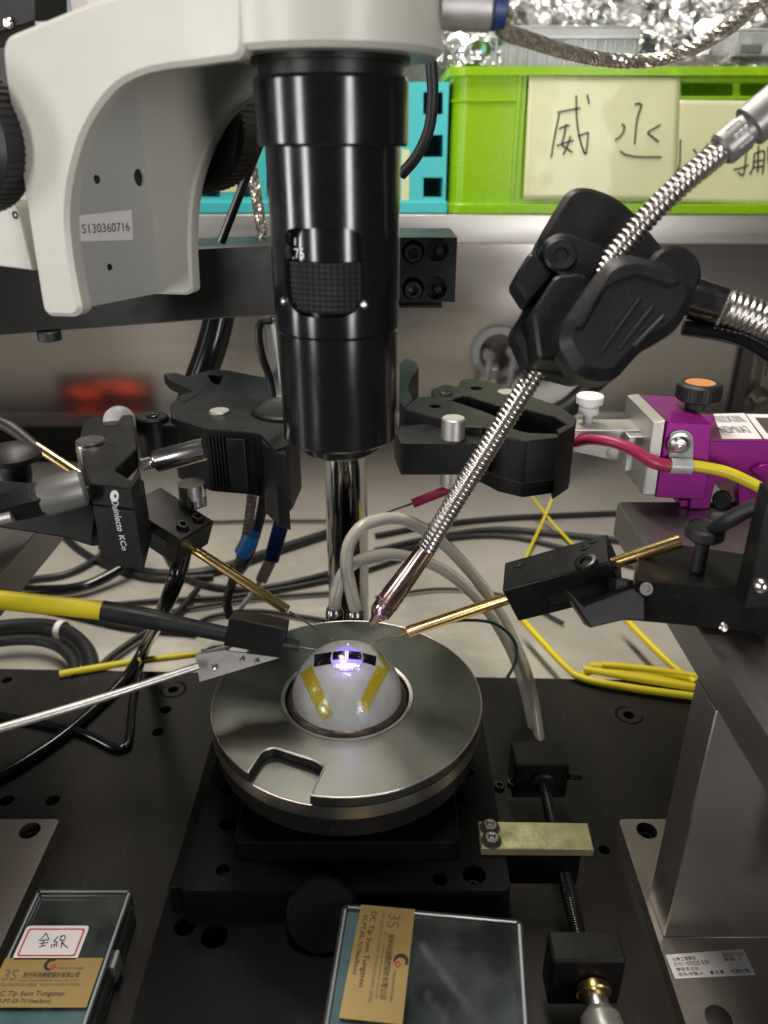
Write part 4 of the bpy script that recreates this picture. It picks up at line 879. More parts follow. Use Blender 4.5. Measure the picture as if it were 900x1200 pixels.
for nm, P, yy, lab, ST in (('note', ((793, 117), (1000, 119), (1000, 240), (790, 237)), 403.9, 'pale yellow note on the right of the lime basket beneath its slots',
        [[(592, 250), (591, 300), (588, 345), (566, 378)], [(568, 376), (602, 348)], [(638, 285), (650, 300)], [(690, 265), (672, 288), (660, 300)], [(640, 330), (672, 318), (690, 308)], [(668, 300), (672, 345), (690, 376)], [(668, 350), (640, 372)],
         [(780, 356), (805, 350), (832, 340)], [(824, 284), (820, 335), (812, 376), (795, 366)], [(852, 300), (848, 345), (836, 374)], [(852, 300), (886, 292), (884, 345), (880, 372)], [(846, 330), (882, 322)], [(846, 350), (880, 344)], [(866, 270), (864, 366)], [(900, 275), (902, 320), (906, 366)], [(896, 320), (930, 312)], [(920, 285), (935, 330), (950, 365)]]),
       ('note', ((620, 89), (797, 91), (792, 236), (613, 234)), 403.2, 'larger pale yellow note with folds at the left of the basket front',
        [[(160, 155), (200, 147), (240, 140)], [(166, 160), (158, 200), (148, 250), (137, 315)], [(226, 96), (227, 160), (232, 215), (243, 265), (258, 302), (264, 270), (268, 225)], [(264, 92), (268, 110), (271, 126)], [(232, 238), (250, 232), (266, 226)], [(166, 212), (184, 205), (203, 200)], [(190, 196), (184, 235), (176, 268), (196, 284), (212, 296)], [(206, 238), (196, 270), (180, 304)], [(158, 272), (186, 262), (216, 254)],
         [(432, 126), (448, 124), (455, 132), (446, 158), (438, 190), (434, 230), (431, 268)], [(386, 196), (396, 206), (390, 226), (378, 242), (362, 252)], [(522, 198), (500, 211), (477, 226), (495, 242), (515, 258)], [(380, 290), (400, 304), (440, 311), (480, 312), (525, 312)]])):
    cr = [Yp(u, v, yy) for u, v in P]
    o = single(nm, sheet(cr, 26, 20, .35, .035, (0, -1, 0), yy), 'paper', lab, 'paper note', 'handwritten notes taped to the lime basket', smooth=60); solid(o, .15)
    g = G()
    for S in ST: g.tube([Yp(*zn(*p), yy - .72) for p in S], .62, 6, 5)
    part('handwriting', g, 'ink', o, smooth=60)
# foil in and behind the basket
def foil(nm, P, y, amp, lab, seed, nx=70, ny=34, tilt=0):
    cr = [Yp(u, v, y) for u, v in P]
    g = G(); rows = []
    for j in range(ny + 1):
        r = []
        for i in range(nx + 1):
            a, b = i / nx, j / ny; p = cr[0].lerp(cr[1], a).lerp(cr[3].lerp(cr[2], a), b)
            q = V((p.x * .025 + seed, p.z * .025, seed)); k = abs(noise.noise(q)) * 1.2 + abs(noise.noise(q * 2.3)) * .8 + abs(noise.noise(q * 4.6)) * .34 + abs(noise.noise(q * 9)) * .06
            r.append(g.v(p + V((noise.noise(q * 3) * amp * .3, (k - .9) * amp + (1 - b) * tilt, noise.noise(q * 3 + V((9, 2, 1))) * amp * .3))))
        rows.append(r)
    for a, b in zip(rows[:-1], rows[1:]):
        for i in range(nx):
            if (i * 7 + random.randint(0, 1)) % 2: g.f([a[i], a[i + 1], b[i + 1]]); g.f([a[i], b[i + 1], b[i]])
            else: g.f([a[i], a[i + 1], b[i]]); g.f([a[i + 1], b[i + 1], b[i]])
    return single(nm, g, 'foil', lab, 'foil', smooth=28)
foil('crumpled_foil', ((500, -60), (960, -60), (960, 70), (500, 80)), 505, 22, 'crumpled aluminium foil wad standing tall behind the clear box', 3.1, 120, 50, 75)
foil('crumpled_foil', ((700, 62), (985, 60), (985, 92), (690, 92)), 440, 12, 'low strip of crumpled foil along the lime basket rim at the right', 8.4, 60, 14, 22)
foil('crumpled_foil', ((522, 58), (585, 45), (600, 92), (530, 92)), 450, 14, 'small crumpled foil tuft in the left corner of the lime basket', 5.7, 26, 16)
t = thing('clear_box', Yp(665, 85, 450), 'clear plastic box with upright ribs lying in the lime basket', 'clear box')
a, b = Yp(574, 82, 440), Yp(752, 30, 440)
def shell(g, x0, x1, y0, y1, z0, z1, th):
    g.bx(x0, x1, y0, y1, z1 - th, z1); g.bx(x0, x1, y0, y0 + th, z0, z1 - th - .01); g.bx(x0, x1, y1 - th, y1, z0, z1 - th - .01)
    g.bx(x0, x0 + th, y0 + th + .01, y1 - th - .01, z0, z1 - th - .01); g.bx(x1 - th, x1, y0 + th + .01, y1 - th - .01, z0, z1 - th - .01)
g = G(); shell(g, a.x, b.x, 440, 500, SZ + 12, b.z, 1.5); part('lid', g, 'frost', t, .4)
for i in range(15):
    x = a.x + 4 + (b.x - a.x - 8) * i / 14; g = G(); g.bx(x - .8, x + .8, 438.2, 439.9, b.z - 28, b.z - 9); part('rib', g, 'edge', t, .3)
g = G(); g.bx(a.x - 1.5, b.x + 1.5, 437.5, 440, b.z - 9, b.z - 7); part('lid_lip', g, 'edge', t, .4)
t = thing('grey_tray', Yp(890, 70, 460), 'cloudy grey plastic tray at the right edge above the lime basket', 'tray')
a, b = Yp(860, 66, 450), Yp(960, 33, 450); g = G(); shell(g, a.x, b.x, 450, 500, a.z, b.z, 2); part('tray', g, 'frost', t, 1)
g = G(); g.bx(a.x + 4, a.x + 20, 448.6, 450, a.z + 2, a.z + 8); part('latch', g, 'cable_grey', t, .4)
# teal rack
t = thing('teal_rack', (-60, 450, SZ), 'teal plastic rack with square openings behind the microscope tube', 'rack')
ly = 412; xa, xb = Yp(218, 170, ly).x, Yp(524, 170, ly).x; zt2 = Yp(500, 96, ly).z; zb2 = Yp(500, 236, ly).z
cols = [508, 447, 386, 325, 290, 247]; holes = []
for u in cols:
    for va, vb in ((108, 134), (158, 184), (208, 231)):
        p = [Yp(u - 12, va, ly), Yp(u + 11, va, ly), Yp(u + 11, vb, ly), Yp(u - 12, vb, ly)]; holes.append([V((q.x, ly, q.z)) for q in p])
g = G(); g.ext([(xa, ly, zb2), (xb, ly, zb2), (xb, ly, zt2), (xa, ly, zt2)], (0, 3, 0), holes); part('front_grid', g, 'teal', t)
g = G(); g.bx(xa, xb, 416, 500, zt2 - 3, zt2); g.bx(xa, xa + 3, 416, 500, zb2, zt2 - 3.1); g.bx(xb - 3, xb, 416, 500, zb2, zt2 - 3.1); g.bx(xa, xb, 500.1, 503, zb2, zt2); part('casing', g, 'teal', t)
for i, u in enumerate((478, 417, 356)):
    x = Yp(u, 170, ly).x; g = G(); g.bx(x - 1, x + 1, 416, 500, zb2, zt2 - 3.2); part('divider', g, 'teal', t)
g = G(); g.bx(xa - 2, xb + 1.5, ly - 2.5, 505, SZ, zb2 - .05); part('base', g, 'teal', t, .8)
for va in (134, 184):
    p = Yp(508, va, ly); g = G(); g.bx(xa, xb, 417, 499, p.z - 2.5, p.z - .5); part('shelf_floor', g, 'frost' if va == 184 else 'teal', t)
for u, v, w_, h_, lab in ((267, 212, 9, 13, 'small yellow note on the teal rack beside the slanting rod'), (475, 205, 5, 30, 'narrow yellow note on the teal rack at the right of the tube')):
    g = G(); p, q = Yp(u - w_, v + h_, ly - .4), Yp(u + w_, v - h_, ly - .4); g.bx(p.x, q.x, ly - .5, ly - .2, p.z, q.z); single('note', g, 'paper', lab, 'paper note')
# top left background case
g = G(); p, q = Yp(40, 45, 470), Yp(140, -60, 470); g.bx(p.x, q.x, 470, 540, SZ, q.z); t = thing('grey_case', ((p.x + q.x) / 2, 500, SZ), 'pale grey case on the shelf above the white focus mount', 'case'); part('case_body', g, 'whiteplastic', t, 2)
for u in (68, 88):
    p, q = Yp(u, 14, 470), Yp(u + 12, -20, 470); g = G(); g.bx(p.x, q.x, 468.4, 469.9, p.z, q.z); part('panel', g, 'white_paper' if u > 80 else 'frost', t)
# ================================================================ wall fittings
mmw = dep(Yp(585, 410, WY)) / 900
t = thing('wall_socket', Yp(585, 410, WY), 'round white wall socket with two white plugs left of the gooseneck clamp', 'socket')
c = Yp(583, 412, WY); g = G(); g.lathe([(21 * mmw, 2), (22 * mmw, 6), (30 * mmw, 6), (32 * mmw, 2), (32 * mmw, 0)], c, (0, -1, 0), 56); part('socket_ring', g, 'whiteplastic', t)
g = G(); g.lathe([(22 * mmw, 3), (20 * mmw, 2.2), (0, 2)], c, (0, -1, 0), 40); part('socket_face', g, 'gunmetal', t)
for u, v in ((571, 414), (599, 410)):
    p = Yp(u, v, WY - 2); g = G(); g.cyl(p, p + V((0, -16, 0)), 6.6, n=20, ch=1); g.cyl(p + V((0, -16, 0)), p + V((0, -24, -2)), 4.4, n=16, ch=1)
    g.taper([p + V((0, -22, -1)), p + V((-2, -30, -10)), p + V((-4, -30, -30)), p + V((-8, -26, -56))], [4.4, 3.8, 3, 2.8]); part('plug', g, 'whiteplastic', t)
g = G(); g.taper([Yp(595, 480, 500), Yp(630, 470, 480), Yp(668, 458, 470), Yp(700, 442, 470)], [15, 17, 16, 12], 20); single('white_duct', g, 'whiteplastic', 'white flexible duct sloping up behind the right clamp', 'duct')
g = G(); g.taper([Yp(600, 472, 560), Yp(640, 455, 555), Yp(690, 440, 550)], [8, 9, 8], 16); single('olive_hose', g, 'green_dark' if 'green_dark' in M else 'cable_grey', 'olive grey hose running above the white duct behind the right clamp', 'hose')
g = G(); g.taper([Yp(640, 492, 430), Yp(665, 478, 430), Yp(690, 455, 440), Yp(720, 430, 450)], [11, 10, 9, 8], 16); single('thick_black_lead', g, 'rubber', 'thick black lead crossing below the white duct', 'cable')
t = thing('wall_bracket', Yp(890, 480, 560), 'grey bracket with a silver knob on the wall at the right edge', 'bracket')
g = G(); p, q = Yp(884, 484, 590), Yp(960, 405, 590); g.bx(p.x, q.x, 590, 605, p.z, q.z); part('bracket_plate', g, 'shelf', t, 1)
g = G(); p, q = Yp(897, 440, 589), Yp(900, 410, 589); g.bx(p.x, q.x + 2, 588.5, 589.9, p.z, q.z); part('slot', g, 'hole', t)
p = Yp(890, 464, 589); g = G(); g.lathe([(0, 0), (11, 0), (9, 6), (6, 12), (0, 14)], p, (-.1, -1, -.3), 28); part('silver_knob', g, 'steel', t)
g = G(); g.box(Yp(872, 440, 598), (13, 4, 100), (1, 0, .0), (0, 1, 0)); single('wall_shadow_strip', g, 'cable_grey', 'dark upright strip standing in for a shadow on the steel wall beside the grey bracket', 'strip', bevel=.5)  # dark strip added where the wall has only a shadow gap
# ================================================================ purple micromanipulator
t = thing('micromanipulator', (172, 80, 53), 'purple anodised micromanipulator with black knurled knob on the right platen', 'manipulator')
FY = 60.0
def fy(P, y=FY): return [Yp(u, v, y) for u, v in P]
def yb(u, v, z): return Zp(u, v, z).y
ztp = Yp(805, 496, FY).z; ybk = yb(800, 464, ztp)
g = G(); g.ext(fy([(782, 494), (834, 497), (830, 560), (826, 586), (768, 583)]), (0, ybk - FY, 0), ch=.5); part('front_block', g, 'purple', t)
zt3 = Yp(860, 517, 66).z; yb3 = yb(860, 485, zt3)
x_l, x_r = Yp(815, 560, 66).x, 262
g = G(); nt_ = [Yp(838, 607, 66), Yp(838, 566, 66), Yp(864, 560, 66), Yp(864, 607, 66)]
g.ext([V((x_l, 66, 53.3)), V((x_l, 66, zt3)), V((x_r, 66, zt3)), V((x_r, 66, 53.3)), V((nt_[3].x, 66, 53.3)), V((nt_[2].x, 66, nt_[2].z)), V((nt_[1].x, 66, nt_[1].z)), V((nt_[1].x, 66, 53.3))], (0, yb3 - 66, 0), ch=.4); part('body', g, 'purple', t)
g = G(); p = Yp(795, 600, 68); g.bx(p.x, x_l - .1, 68, 100, 53.3, Yp(795, 586, 68).z - .3); part('base_foot', g, 'purple', t, .4)
g = G(); g.ext([V((p.x, 63, p.z)) for p in fy([(893, 545), (882, 552), (910, 575), (930, 575), (930, 545)], 63)], (0, 3, 0)); part('side_rail', g, 'purple', t, .3)
g = G(); g.cyl(Yp(846, 585, 74), Yp(846, 585, 66.5), 4.2, n=24, ch=.5); part('drive_screw', g, 'screw', t)
kc = V((Yp(813, 492, FY + 22).x, FY + 22, ztp)); g = G(); kr = 9.6
g.lathe([(0, 0), (5, 0), (5, 3.4), (kr - 1, 3.5), (kr, 4.4), (kr, 10.6), (kr - 1, 11.6), (kr - 2.6, 11.8), (kr - 2.8, 11.4), (0, 11.4)], kc, (0, 0, 1), 64)
for i in range(40):
    a = 2 * math.pi * i / 40; d = V((math.cos(a), math.sin(a), 0)); g.box(kc + d * kr + V((0, 0, 7.5)), (.6, .8, 5.6), d, (-d.y, d.x, 0))
kb = part('knurled_knob', g, 'rubber', t)
g = G(); g.lathe([(kr - 3.0, 11.4), (kr - 3.2, 11.75), (0, 11.8)], kc, (0, 0, 1), 40); part('orange_cap', g, 'orange', kb)
A = [Zp(u, v, zt3 + .25) for u, v in ((836, 485), (872, 484), (893, 514), (846, 514))]
g = G(); g.ext([p - V((0, 0, .2)) for p in A], (0, 0, .2)); s1 = part('sticker', g, 'white_paper', t)
for k, (s, b) in enumerate((('IIIIXIIII', .38), ('NSMIIA7', .80))): qtext(s, A, .10, .90, b, .26, 'blue_ink', s1)
A = [Zp(u, v, zt3 + .25) for u, v in ((874, 485), (935, 486), (960, 515), (896, 514))]
g = G(); g.ext([p - V((0, 0, .2)) for p in A], (0, 0, .2)); s2 = part('sticker', g, 'white_paper', t)
B_ = [quad(A, a, b) + V((0, 0, .05)) for a, b in ((.12, .16), (.9, .16), (.9, .8), (.12, .8))]; g = G(); g.ext(B_, (0, 0, .05)); part('sticker_print', g, 'brown', s2)
# silver plate, arm and white thumb screw
xp0, xp1 = Yp(753, 540, FY).x, Yp(768, 540, FY).x
g = G(); g.ext(fy([(766, 495), (780, 493), (768, 581), (753, 580)], FY - .3), (0, ybk - FY, 0), ch=.4); part('silver_plate', g, 'alu', t)
g = G(); p, q = Yp(738, 506, 70), Yp(760, 552, 70); g.bx(p.x, q.x, 70, 92, q.z, Yp(750, 512, 70).z); part('arm_block', g, 'alu', t, .4)
za, zb_ = Yp(710, 504, 76).z, Yp(710, 537, 76).z; xl, xr = Yp(655, 504, 76).x, Yp(750, 504, 76).x; yb4 = yb(710, 491, za)
g = G(); g.ext([V((xl, 76, za)), V((xr, 76, za)), V((xr, 76, zb_ - 1)), V((xl + 26, 76, zb_ - 1)), V((xl, 76, zb_ + 5))], (0, yb4 - 76, 0), ch=.4); part('silver_arm', g, 'alu', t)
g = G(); p = Yp(719, 531, 75.9); g.lathe([(3.1, 0), (3.1, .4), (2.7, .5), (0, .5)], p, (0, -1, 0), 24); part('dowel', g, 'alu', t)
c = Zp(688, 496, za); g = G(); g.lathe([(3.6, .1), (3.6, .5), (2.2, .6), (2.2, 4.5), (4.6, 5), (4.6, 8), (3.2, 8.4), (3.2, 9.2), (6, 9.8), (6.2, 13), (5.6, 13.6), (2.2, 13.6), (2, 13.2), (0, 13.2)], c, (0, 0, 1), 32); part('white_thumb_screw', g, 'whiteplastic', t)
# cable clip with screw
P = rp(fy([(783, 548), (784, 519), (785, 506), (800, 503), (811, 508), (812, 520), (811, 549)], FY - .2), 3, 5)
g = G(); g.ext(P, (0, -1.0, 0), ch=.2); cl = part('cable_clip', g, 'frost', t)
p = Yp(795, 520, FY - 1.2); g = G(); g.lathe([(5, 0), (5, .6), (3.9, .8)], p, (0, -1, 0), 28); g.pan(p + V((0, -.6, 0)), (0, -1, 0), 3.8, 2.2); part('clip_screw', g, 'steel', cl)
p = Yp(797, 546, FY - 3); g = G(); g.lathe([(3.1, -4.6), (3.5, -4.6), (3.5, 4.6), (3.1, 4.6), (3.1, -4.6)], p, (1, 0, -.05), 24); part('clip_loop', g, 'frost', cl)
# magenta and yellow lead
t = thing('magenta_lead', Yp(482, 590, 95), 'yellow lead with magenta sleeve and thin needle passing under the right clamp', 'probe lead')
g = G(); g.tube([Yp(781, 545, FY - 3), Yp(797, 546, FY - 3), Yp(815, 546, FY - 3), Yp(850, 553, FY - 4), Yp(880, 566, FY - 6), Yp(920, 588, FY - 10)], 2.5, 14); part('yellow_lead', g, 'yellow', t)
g = G(); g.taper([Yp(783, 546, FY - 3), Yp(762, 540, FY - 3), Yp(735, 524, FY), Yp(705, 516, 66), Yp(672, 519, 78), Yp(600, 545, 98), Yp(530, 572, 100), Yp(484, 590, 100)], [2.9, 2.9, 2.5, 2.4, 2.3, 2.3, 2.4, 2.4], 14); part('magenta_sleeve', g, 'magenta', t)
g = G(); g.sweep([Yp(485, 589.5, 100), Yp(460, 598, 100), Yp(436, 607, 100), Yp(415, 614, 98)], [.55, .5, .4, .2], 8); part('needle', g, 'gunmetal', t)
# ================================================================ hoses
g = G(); g.tube([Yp(417, 716, 60.5), Yp(411, 690, 61), Yp(406, 660, 64), Yp(412, 632, 70), Yp(434, 612, 78), Yp(475, 610, 88), Yp(525, 642, 96), Yp(575, 702, 100), Yp(608, 765, 98), Yp(624, 815, 90), Yp(633, 872, 66)], 3.15, 16, 10)
single('clear_hose', g, 'hose', 'cloudy clear hose arching higher from the right fitting behind the chuck', 'hose', 'cloudy vacuum hoses behind the chuck', smooth=60)
g = G(); g.tube([Yp(392, 714, 60.5), Yp(394, 695, 61), Yp(404, 670, 66), Yp(428, 654, 74), Yp(465, 650, 84), Yp(515, 666, 92), Yp(560, 702, 95), Yp(592, 748, 95), Yp(613, 800, 92), Yp(627, 868, 72)], 3.0, 16, 10)
single('clear_hose', g, 'hose', 'cloudy clear hose with the lower arch from the left fitting behind the chuck', 'hose', 'cloudy vacuum hoses behind the chuck', smooth=60)
# ================================================================ loose cables
def zz_(P, z, dz=0): return [Zp(u, v, z) for u, v in P]
def cable(nm, P, r, m, lab, grp=None, cat='cable'):
    g = G(); g.tube(P, r, 10, 8); return single(nm, g, m, lab, cat, grp, smooth=60)
BC = BZ + 2.6
GR = 'black cables lying on the steel worktop'
cable('black_cable', zz_([(440, 628), (500, 617), (580, 608), (660, 604), (760, 600)], BC), 2.6, 'rubber', 'black cable along the worktop, rearmost of three beneath the right clamp', GR)
cable('black_cable', zz_([(440, 646), (500, 632), (580, 621), (650, 626), (760, 637)], BC), 3.0, 'rubber', 'black cable along the worktop, middle of three beneath the right clamp', GR)
cable('black_cable', zz_([(440, 655), (520, 632), (590, 628), (660, 642), (760, 668)], BC), 2.2, 'rubber', 'black cable along the worktop, nearest of three beneath the right clamp', GR)
cable('black_cable', zz_([(228, 612), (300, 610.5), (400, 610)], BC), 1.3, 'rubber', 'thin straight black cable on the worktop left of the pole', GR)
cable('black_cable', zz_([(120, 640), (160, 668), (215, 673), (260, 666), (320, 646), (400, 620)], BC + 1), 4.0, 'rubber', 'thick black cable bending round behind the gold probe to the pole', GR)
cable('black_cable', zz_([(190, 640), (205, 665), (235, 684), (300, 690), (385, 672), (450, 650)], BC), 2.4, 'rubber', 'black cable dipping under the gold probe and rising to the pole', GR)
cable('black_cable', zz_([(60, 716), (180, 704), (280, 698), (400, 676), (470, 655)], BC), 1.8, 'rubber', 'thin black cable crossing the worktop above the black heat shrink sleeve', GR)
cable('black_cable', zz_([(120, 728), (220, 713), (310, 700), (400, 694)], BC), 1.5, 'rubber', 'thin black cable just behind the black heat shrink sleeve', GR)
cable('black_cable', [Zp(-20, 688, -86), Zp(40, 692, -88), Zp(95, 688, -88), Zp(138, 668, -84), Zp(165, 642, -74), Zp(172, 610, -50)], 4.2, 'gloss', 'glossy thick black cable curving up to the lettered jaw from the left edge', GR)
cable('black_cable', zz_([(72, 625), (95, 645), (130, 664), (180, 678), (250, 676)], BC), 2.6, 'rubber', 'black cable running right from beneath the left arm', GR)
cable('black_coil', zz_([(-40, 740), (30, 733), (72, 738), (100, 760), (106, 790), (88, 812), (50, 818)], BC + 3), 5.2, 'rubber', 'outer turn of the thick black cable coil at the left edge', 'turns of the black cable coil at the left edge')
cable('black_coil', zz_([(-40, 758), (20, 750), (60, 754), (84, 772), (88, 796)], BC + 8), 3.6, 'rubber', 'inner turn of the thick black cable coil at the left edge', 'turns of the black cable coil at the left edge')
cable('black_cable', zz_([(-20, 706), (40, 712), (90, 722), (150, 735), (230, 742)], BC), 2.2, 'rubber', 'black cable on the worktop emerging below the thick yellow lead', GR)
cable('black_cable', zz_([(30, 680), (80, 672), (120, 650), (150, 620), (165, 590)], BC), 2.8, 'rubber', 'black cable rising behind the lettered jaw from the left platen', GR)
cable('black_cable', zz_([(225, 735), (250, 722), (300, 716), (350, 722), (400, 730)], BC), 1.6, 'rubber', 'thin black cable close behind the black probe block', GR)
cable('black_cable', zz_([(100, 800), (130, 770), (170, 742), (205, 720), (232, 690)], BC + 2), 2.4, 'rubber', 'black cable running up beside the glossy dropping cables', GR)
cable('black_cable', zz_([(440, 700), (520, 690), (600, 700), (660, 730)], BC), 1.2, 'rubber', 'thin dark cable on the worktop behind the right gold probe', GR)
g = G(); p = Zp(72, 738, BC + 3); g.lathe([(5.6, -2.2), (6.3, -2.2), (6.3, 2.2), (5.6, 2.2), (5.6, -2.2)], p, (1, -.3, 0), 24); single('cable_tie', g, 'whiteplastic', 'white tie round the black coil at the left edge', 'cable tie')
cable('black_cable', [D(216, 590, 330), D(214, 640, 335), D(196, 700, 345), Zp(172, 752, -72), Zp(142, 800, -79), Zp(82, 856, -80), Zp(30, 892, -80), Zp(-30, 925, -80)], 3.0, 'gloss', 'glossy black cable dropping past the yellow lead and sweeping left over the base plate', GR)
cable('black_cable', [D(220, 600, 333), D(218, 650, 338), D(200, 705, 346), Zp(170, 765, -74), Zp(157, 812, -80.6), Zp(151, 866, -80.6), Zp(146, 875, -80.6), Zp(134, 876, -80.6), Zp(100, 860, -80.6), Zp(50, 848, -80.6), Zp(-20, 835, -80.6)], 2.3, 'gloss', 'thinner black cable with a sharp kink on the base plate', GR)
cable('yellow_cable', zz_([(70, 790), (110, 783), (160, 775), (210, 769), (262, 763)], PZ + 2.2), 2.2, 'yellow', 'yellow cable lying behind the base plate left of the chuck')
t = thing('brown_braid', Yp(270, 720, 140), 'brown black braided cable with blue tape hanging below the left clamp', 'cable')
g = G(); g.braid([Yp(297, 560, 110), Yp(293, 600, 115), Yp(286, 640, 120), Yp(273, 680, 125), Yp(266, 705, 125), Yp(270, 724, 125)], 2.5, 8, 12); part('braid', g, 'brown', t)
g = G(); g.taper([Yp(296, 625, 118), Yp(290, 638, 119), Yp(284, 648, 120)], [4.6, 4.7, 4.6], 14); part('blue_tape', g, 'blue', t)
cable('black_cable', [Yp(312, 570, 112), Yp(304, 610, 122), Yp(290, 655, 132), Yp(276, 676, 140)], 2.8, 'rubber', 'black cable beside the brown braid below the left clamp', GR)
t = thing('usb_lead', Yp(300, 690, 140), 'blue lead with navy plug joined to a beige connector left of the pole', 'cable')
g = G(); g.tube([Yp(340, 530, 118), Yp(334, 575, 122), Yp(328, 612, 126)], 1.2, 10); part('blue_lead', g, 'navy', t)
g = G(); a, b = Yp(330, 612, 126), Yp(318, 656, 130); d = (b - a).normalized(); g.box((a + b) / 2, ((b - a).length, 8.5, 6), d, V((1, 0, 0)) - d * d.x); part('navy_plug', g, 'navy', t, 1.2)
g = G(); a, b = Yp(317, 657, 130), Yp(306, 680, 132); d = (b - a).normalized(); g.box((a + b) / 2, ((b - a).length, 6.5, 5), d, V((1, 0, 0)) - d * d.x); part('beige_connector', g, 'beige', t, .8)
g = G(); g.tube([Yp(306, 680, 132), Yp(292, 700, 136), Yp(274, 722, 136)], 1.5, 10); part('white_lead', g, 'whiteplastic', t)
cable('green_wire', [Yp(500, 735, 70), Yp(540, 727, 80), Yp(580, 731, 90), Yp(603, 752, 90), Yp(604, 775, 86), Yp(594, 795, 80)], .85, 'green_wire', 'thin green wire curving past the hoses right of the chuck')
YG = 'thin yellow wires right of the hoses'
cable('yellow_wire', [Zp(654, 566, -60), Zp(645, 590, -75), Zp(632, 620, -88), Zp(616, 655, -92), Zp(600, 700, -93)], 1.3, 'yellow', 'thin yellow wire slanting down left from under the right clamp', YG)
cable('yellow_wire', [Zp(622, 580, -70), Zp(645, 610, -86), Zp(672, 640, -92), Zp(700, 680, -93)], 1.3, 'yellow', 'thin yellow wire slanting down right and crossing another below the right clamp', YG)
cable('yellow_wire', [Zp(548, 572, -60), Zp(530, 595, -75), Zp(505, 640, -88), Zp(470, 690, -93)], 1.4, 'yellow', 'thin yellow wire slanting down beside the gooseneck tube', YG)
t = thing('yellow_cable_bundle', Zp(750, 800, PZ), 'bundle of folded yellow cables lying on the back of the base plate', 'cable bundle')
for k, P in enumerate(([(612, 726), (640, 757), (664, 782), (684, 795), (740, 806), (830, 818)], [(690, 780), (740, 784), (790, 792), (830, 800)], [(705, 779), (750, 783), (800, 790), (830, 796)], [(680, 792), (700, 786), (760, 795), (830, 808)], [(730, 722), (755, 748), (790, 782), (815, 800)], [(684, 784), (740, 794), (790, 802), (830, 808)], [(698, 783), (745, 789), (795, 796), (830, 803)])):
    g = G(); z = PZ + 4 + (k % 3) * 1.5; g.tube([Zp(u, v, z) for u, v in P], 2.15, 12); part('cable', g, 'yellow', t, smooth=60)
# ================================================================ clear probe tip boxes
def box_text(A, par):
    qtext('3S', A, .06, .20, .47, .22, 'grey_ink', par); qtext('股份科技精密探針有限公司', A, .26, .82, .42, .12, 'ink', par)
    qtext('Super Solutions & Services Co., Ltd.', A, .24, .82, .50, .055, 'grey_ink', par)
    qtext('TEL:(03)552-2028  FAX:(03)552-2036', A, .05, .86, .60, .07, 'grey_ink', par)
    qtext('DC Tip 5um Tungsten', A, .06, .74, .81, .125, 'ink', par); qtext('3S-PT-05-T(10ea/box)', A, .10, .64, .94, .10, 'ink', par)
    qtext('PRECISION PROBES', A, .58, .84, .25, .05, 'grey_ink', par)
    c = quad(A, .49, .14); X = (A[1] - A[0]).normalized(); n_ = X.cross(A[0] - A[3]).normalized(); Y_ = n_.cross(X); s = (A[0] - A[3]).length * .13
    g = G(); ring = []
    for i in range(17):
        a = math.radians(60 + i * 14); ring.append((c + (X * math.cos(a) + Y_ * math.sin(a)) * s * 1.0))
    inn_ = [c + X * s * .18 + (p - c) * (.55 + .2 * i / 16) for i, p in enumerate(ring)][::-1]
    g.ext([p + n_ * .05 for p in ring + inn_], n_ * .06); part('logo', g, 'ink', par)
    g = G(); g.ext([p + n_ * .05 for p in circ(c + X * s * .55 - Y_ * s * .35, n_, s * .42, 18)], n_ * .06, [[p + n_ * .05 for p in circ(c + X * s * .55 - Y_ * s * .35, n_, s * .2, 12)]]); part('logo', g, 'red_ink', par)
def tip_box(name, O, X, Yd, W, L, z0, z1, label):
    t = thing(name, O + X * W / 2 - Yd * L / 2 + V((0, 0, z0 - O.z)), label, 'tip box')
    def pp(a, b, z): q = O + X * a - Yd * b; return V((q.x, q.y, z))
    def slab(g, a0, a1, b0, b1, za, zb): g.ext(rp([pp(a0, b0, za), pp(a1, b0, za), pp(a1, b1, za), pp(a0, b1, za)], .01, 1), (0, 0, zb - za))
    def ring(g, i, o_, za, zb, r):
        po = rp([pp(o_, o_, za), pp(W - o_, o_, za), pp(W - o_, L - o_, za), pp(o_, L - o_, za)], r, 5); k = o_ + i
        pi_ = rp([pp(k, k, za), pp(W - k, k, za), pp(W - k, L - k, za), pp(k, L - k, za)], max(r - i, .4), 5); g.ext(po, (0, 0, zb - za), [pi_])
    zm_ = z0 + (z1 - z0) * .45
    g = G(); ring(g, 1.0, 0, zm_, z1 - 1.25, 2.2); P = rp([pp(0, 0, z1 - 1.2), pp(W, 0, z1 - 1.2), pp(W, L, z1 - 1.2), pp(0, L, z1 - 1.2)], 2.2, 5); g.ext(P, (0, 0, 1.2), ch=.35); part('lid', g, 'clear', t)
    g = G(); g.tube([pp(1.2, 2, z1 - .5), pp(1.2, L - 2, z1 - .5)], .42, 8, 2); g.tube([pp(2, 1.2, z1 - .5), pp(W - 2, 1.2, z1 - .5)], .42, 8, 2); g.tube([pp(W - 1.2, 2, z1 - .5), pp(W - 1.2, L - 2, z1 - .5)], .55, 8, 2); part('lid_edge', g, 'edge', t)
    g = G(); ring(g, 1.0, .6, z0 + 1.25, zm_ - .2, 2.0); P = rp([pp(.6, .6, z0), pp(W - .6, .6, z0), pp(W - .6, L - .6, z0), pp(.6, L - .6, z0)], 2.0, 5); g.ext(P, (0, 0, 1.2)); part('tray', g, 'clear', t)
    return t, pp
z1 = -65; O = Zp(43, 1041, z1); X = V((1, 0, 0)); W_ = Zp(156, 1041, z1).x - O.x
t, pp = tip_box('tip_box', O, X, V((0, 1, 0)), W_, 66, PZ + .1, z1, 'clear tip box with a red bordered label beside the left platen foot')
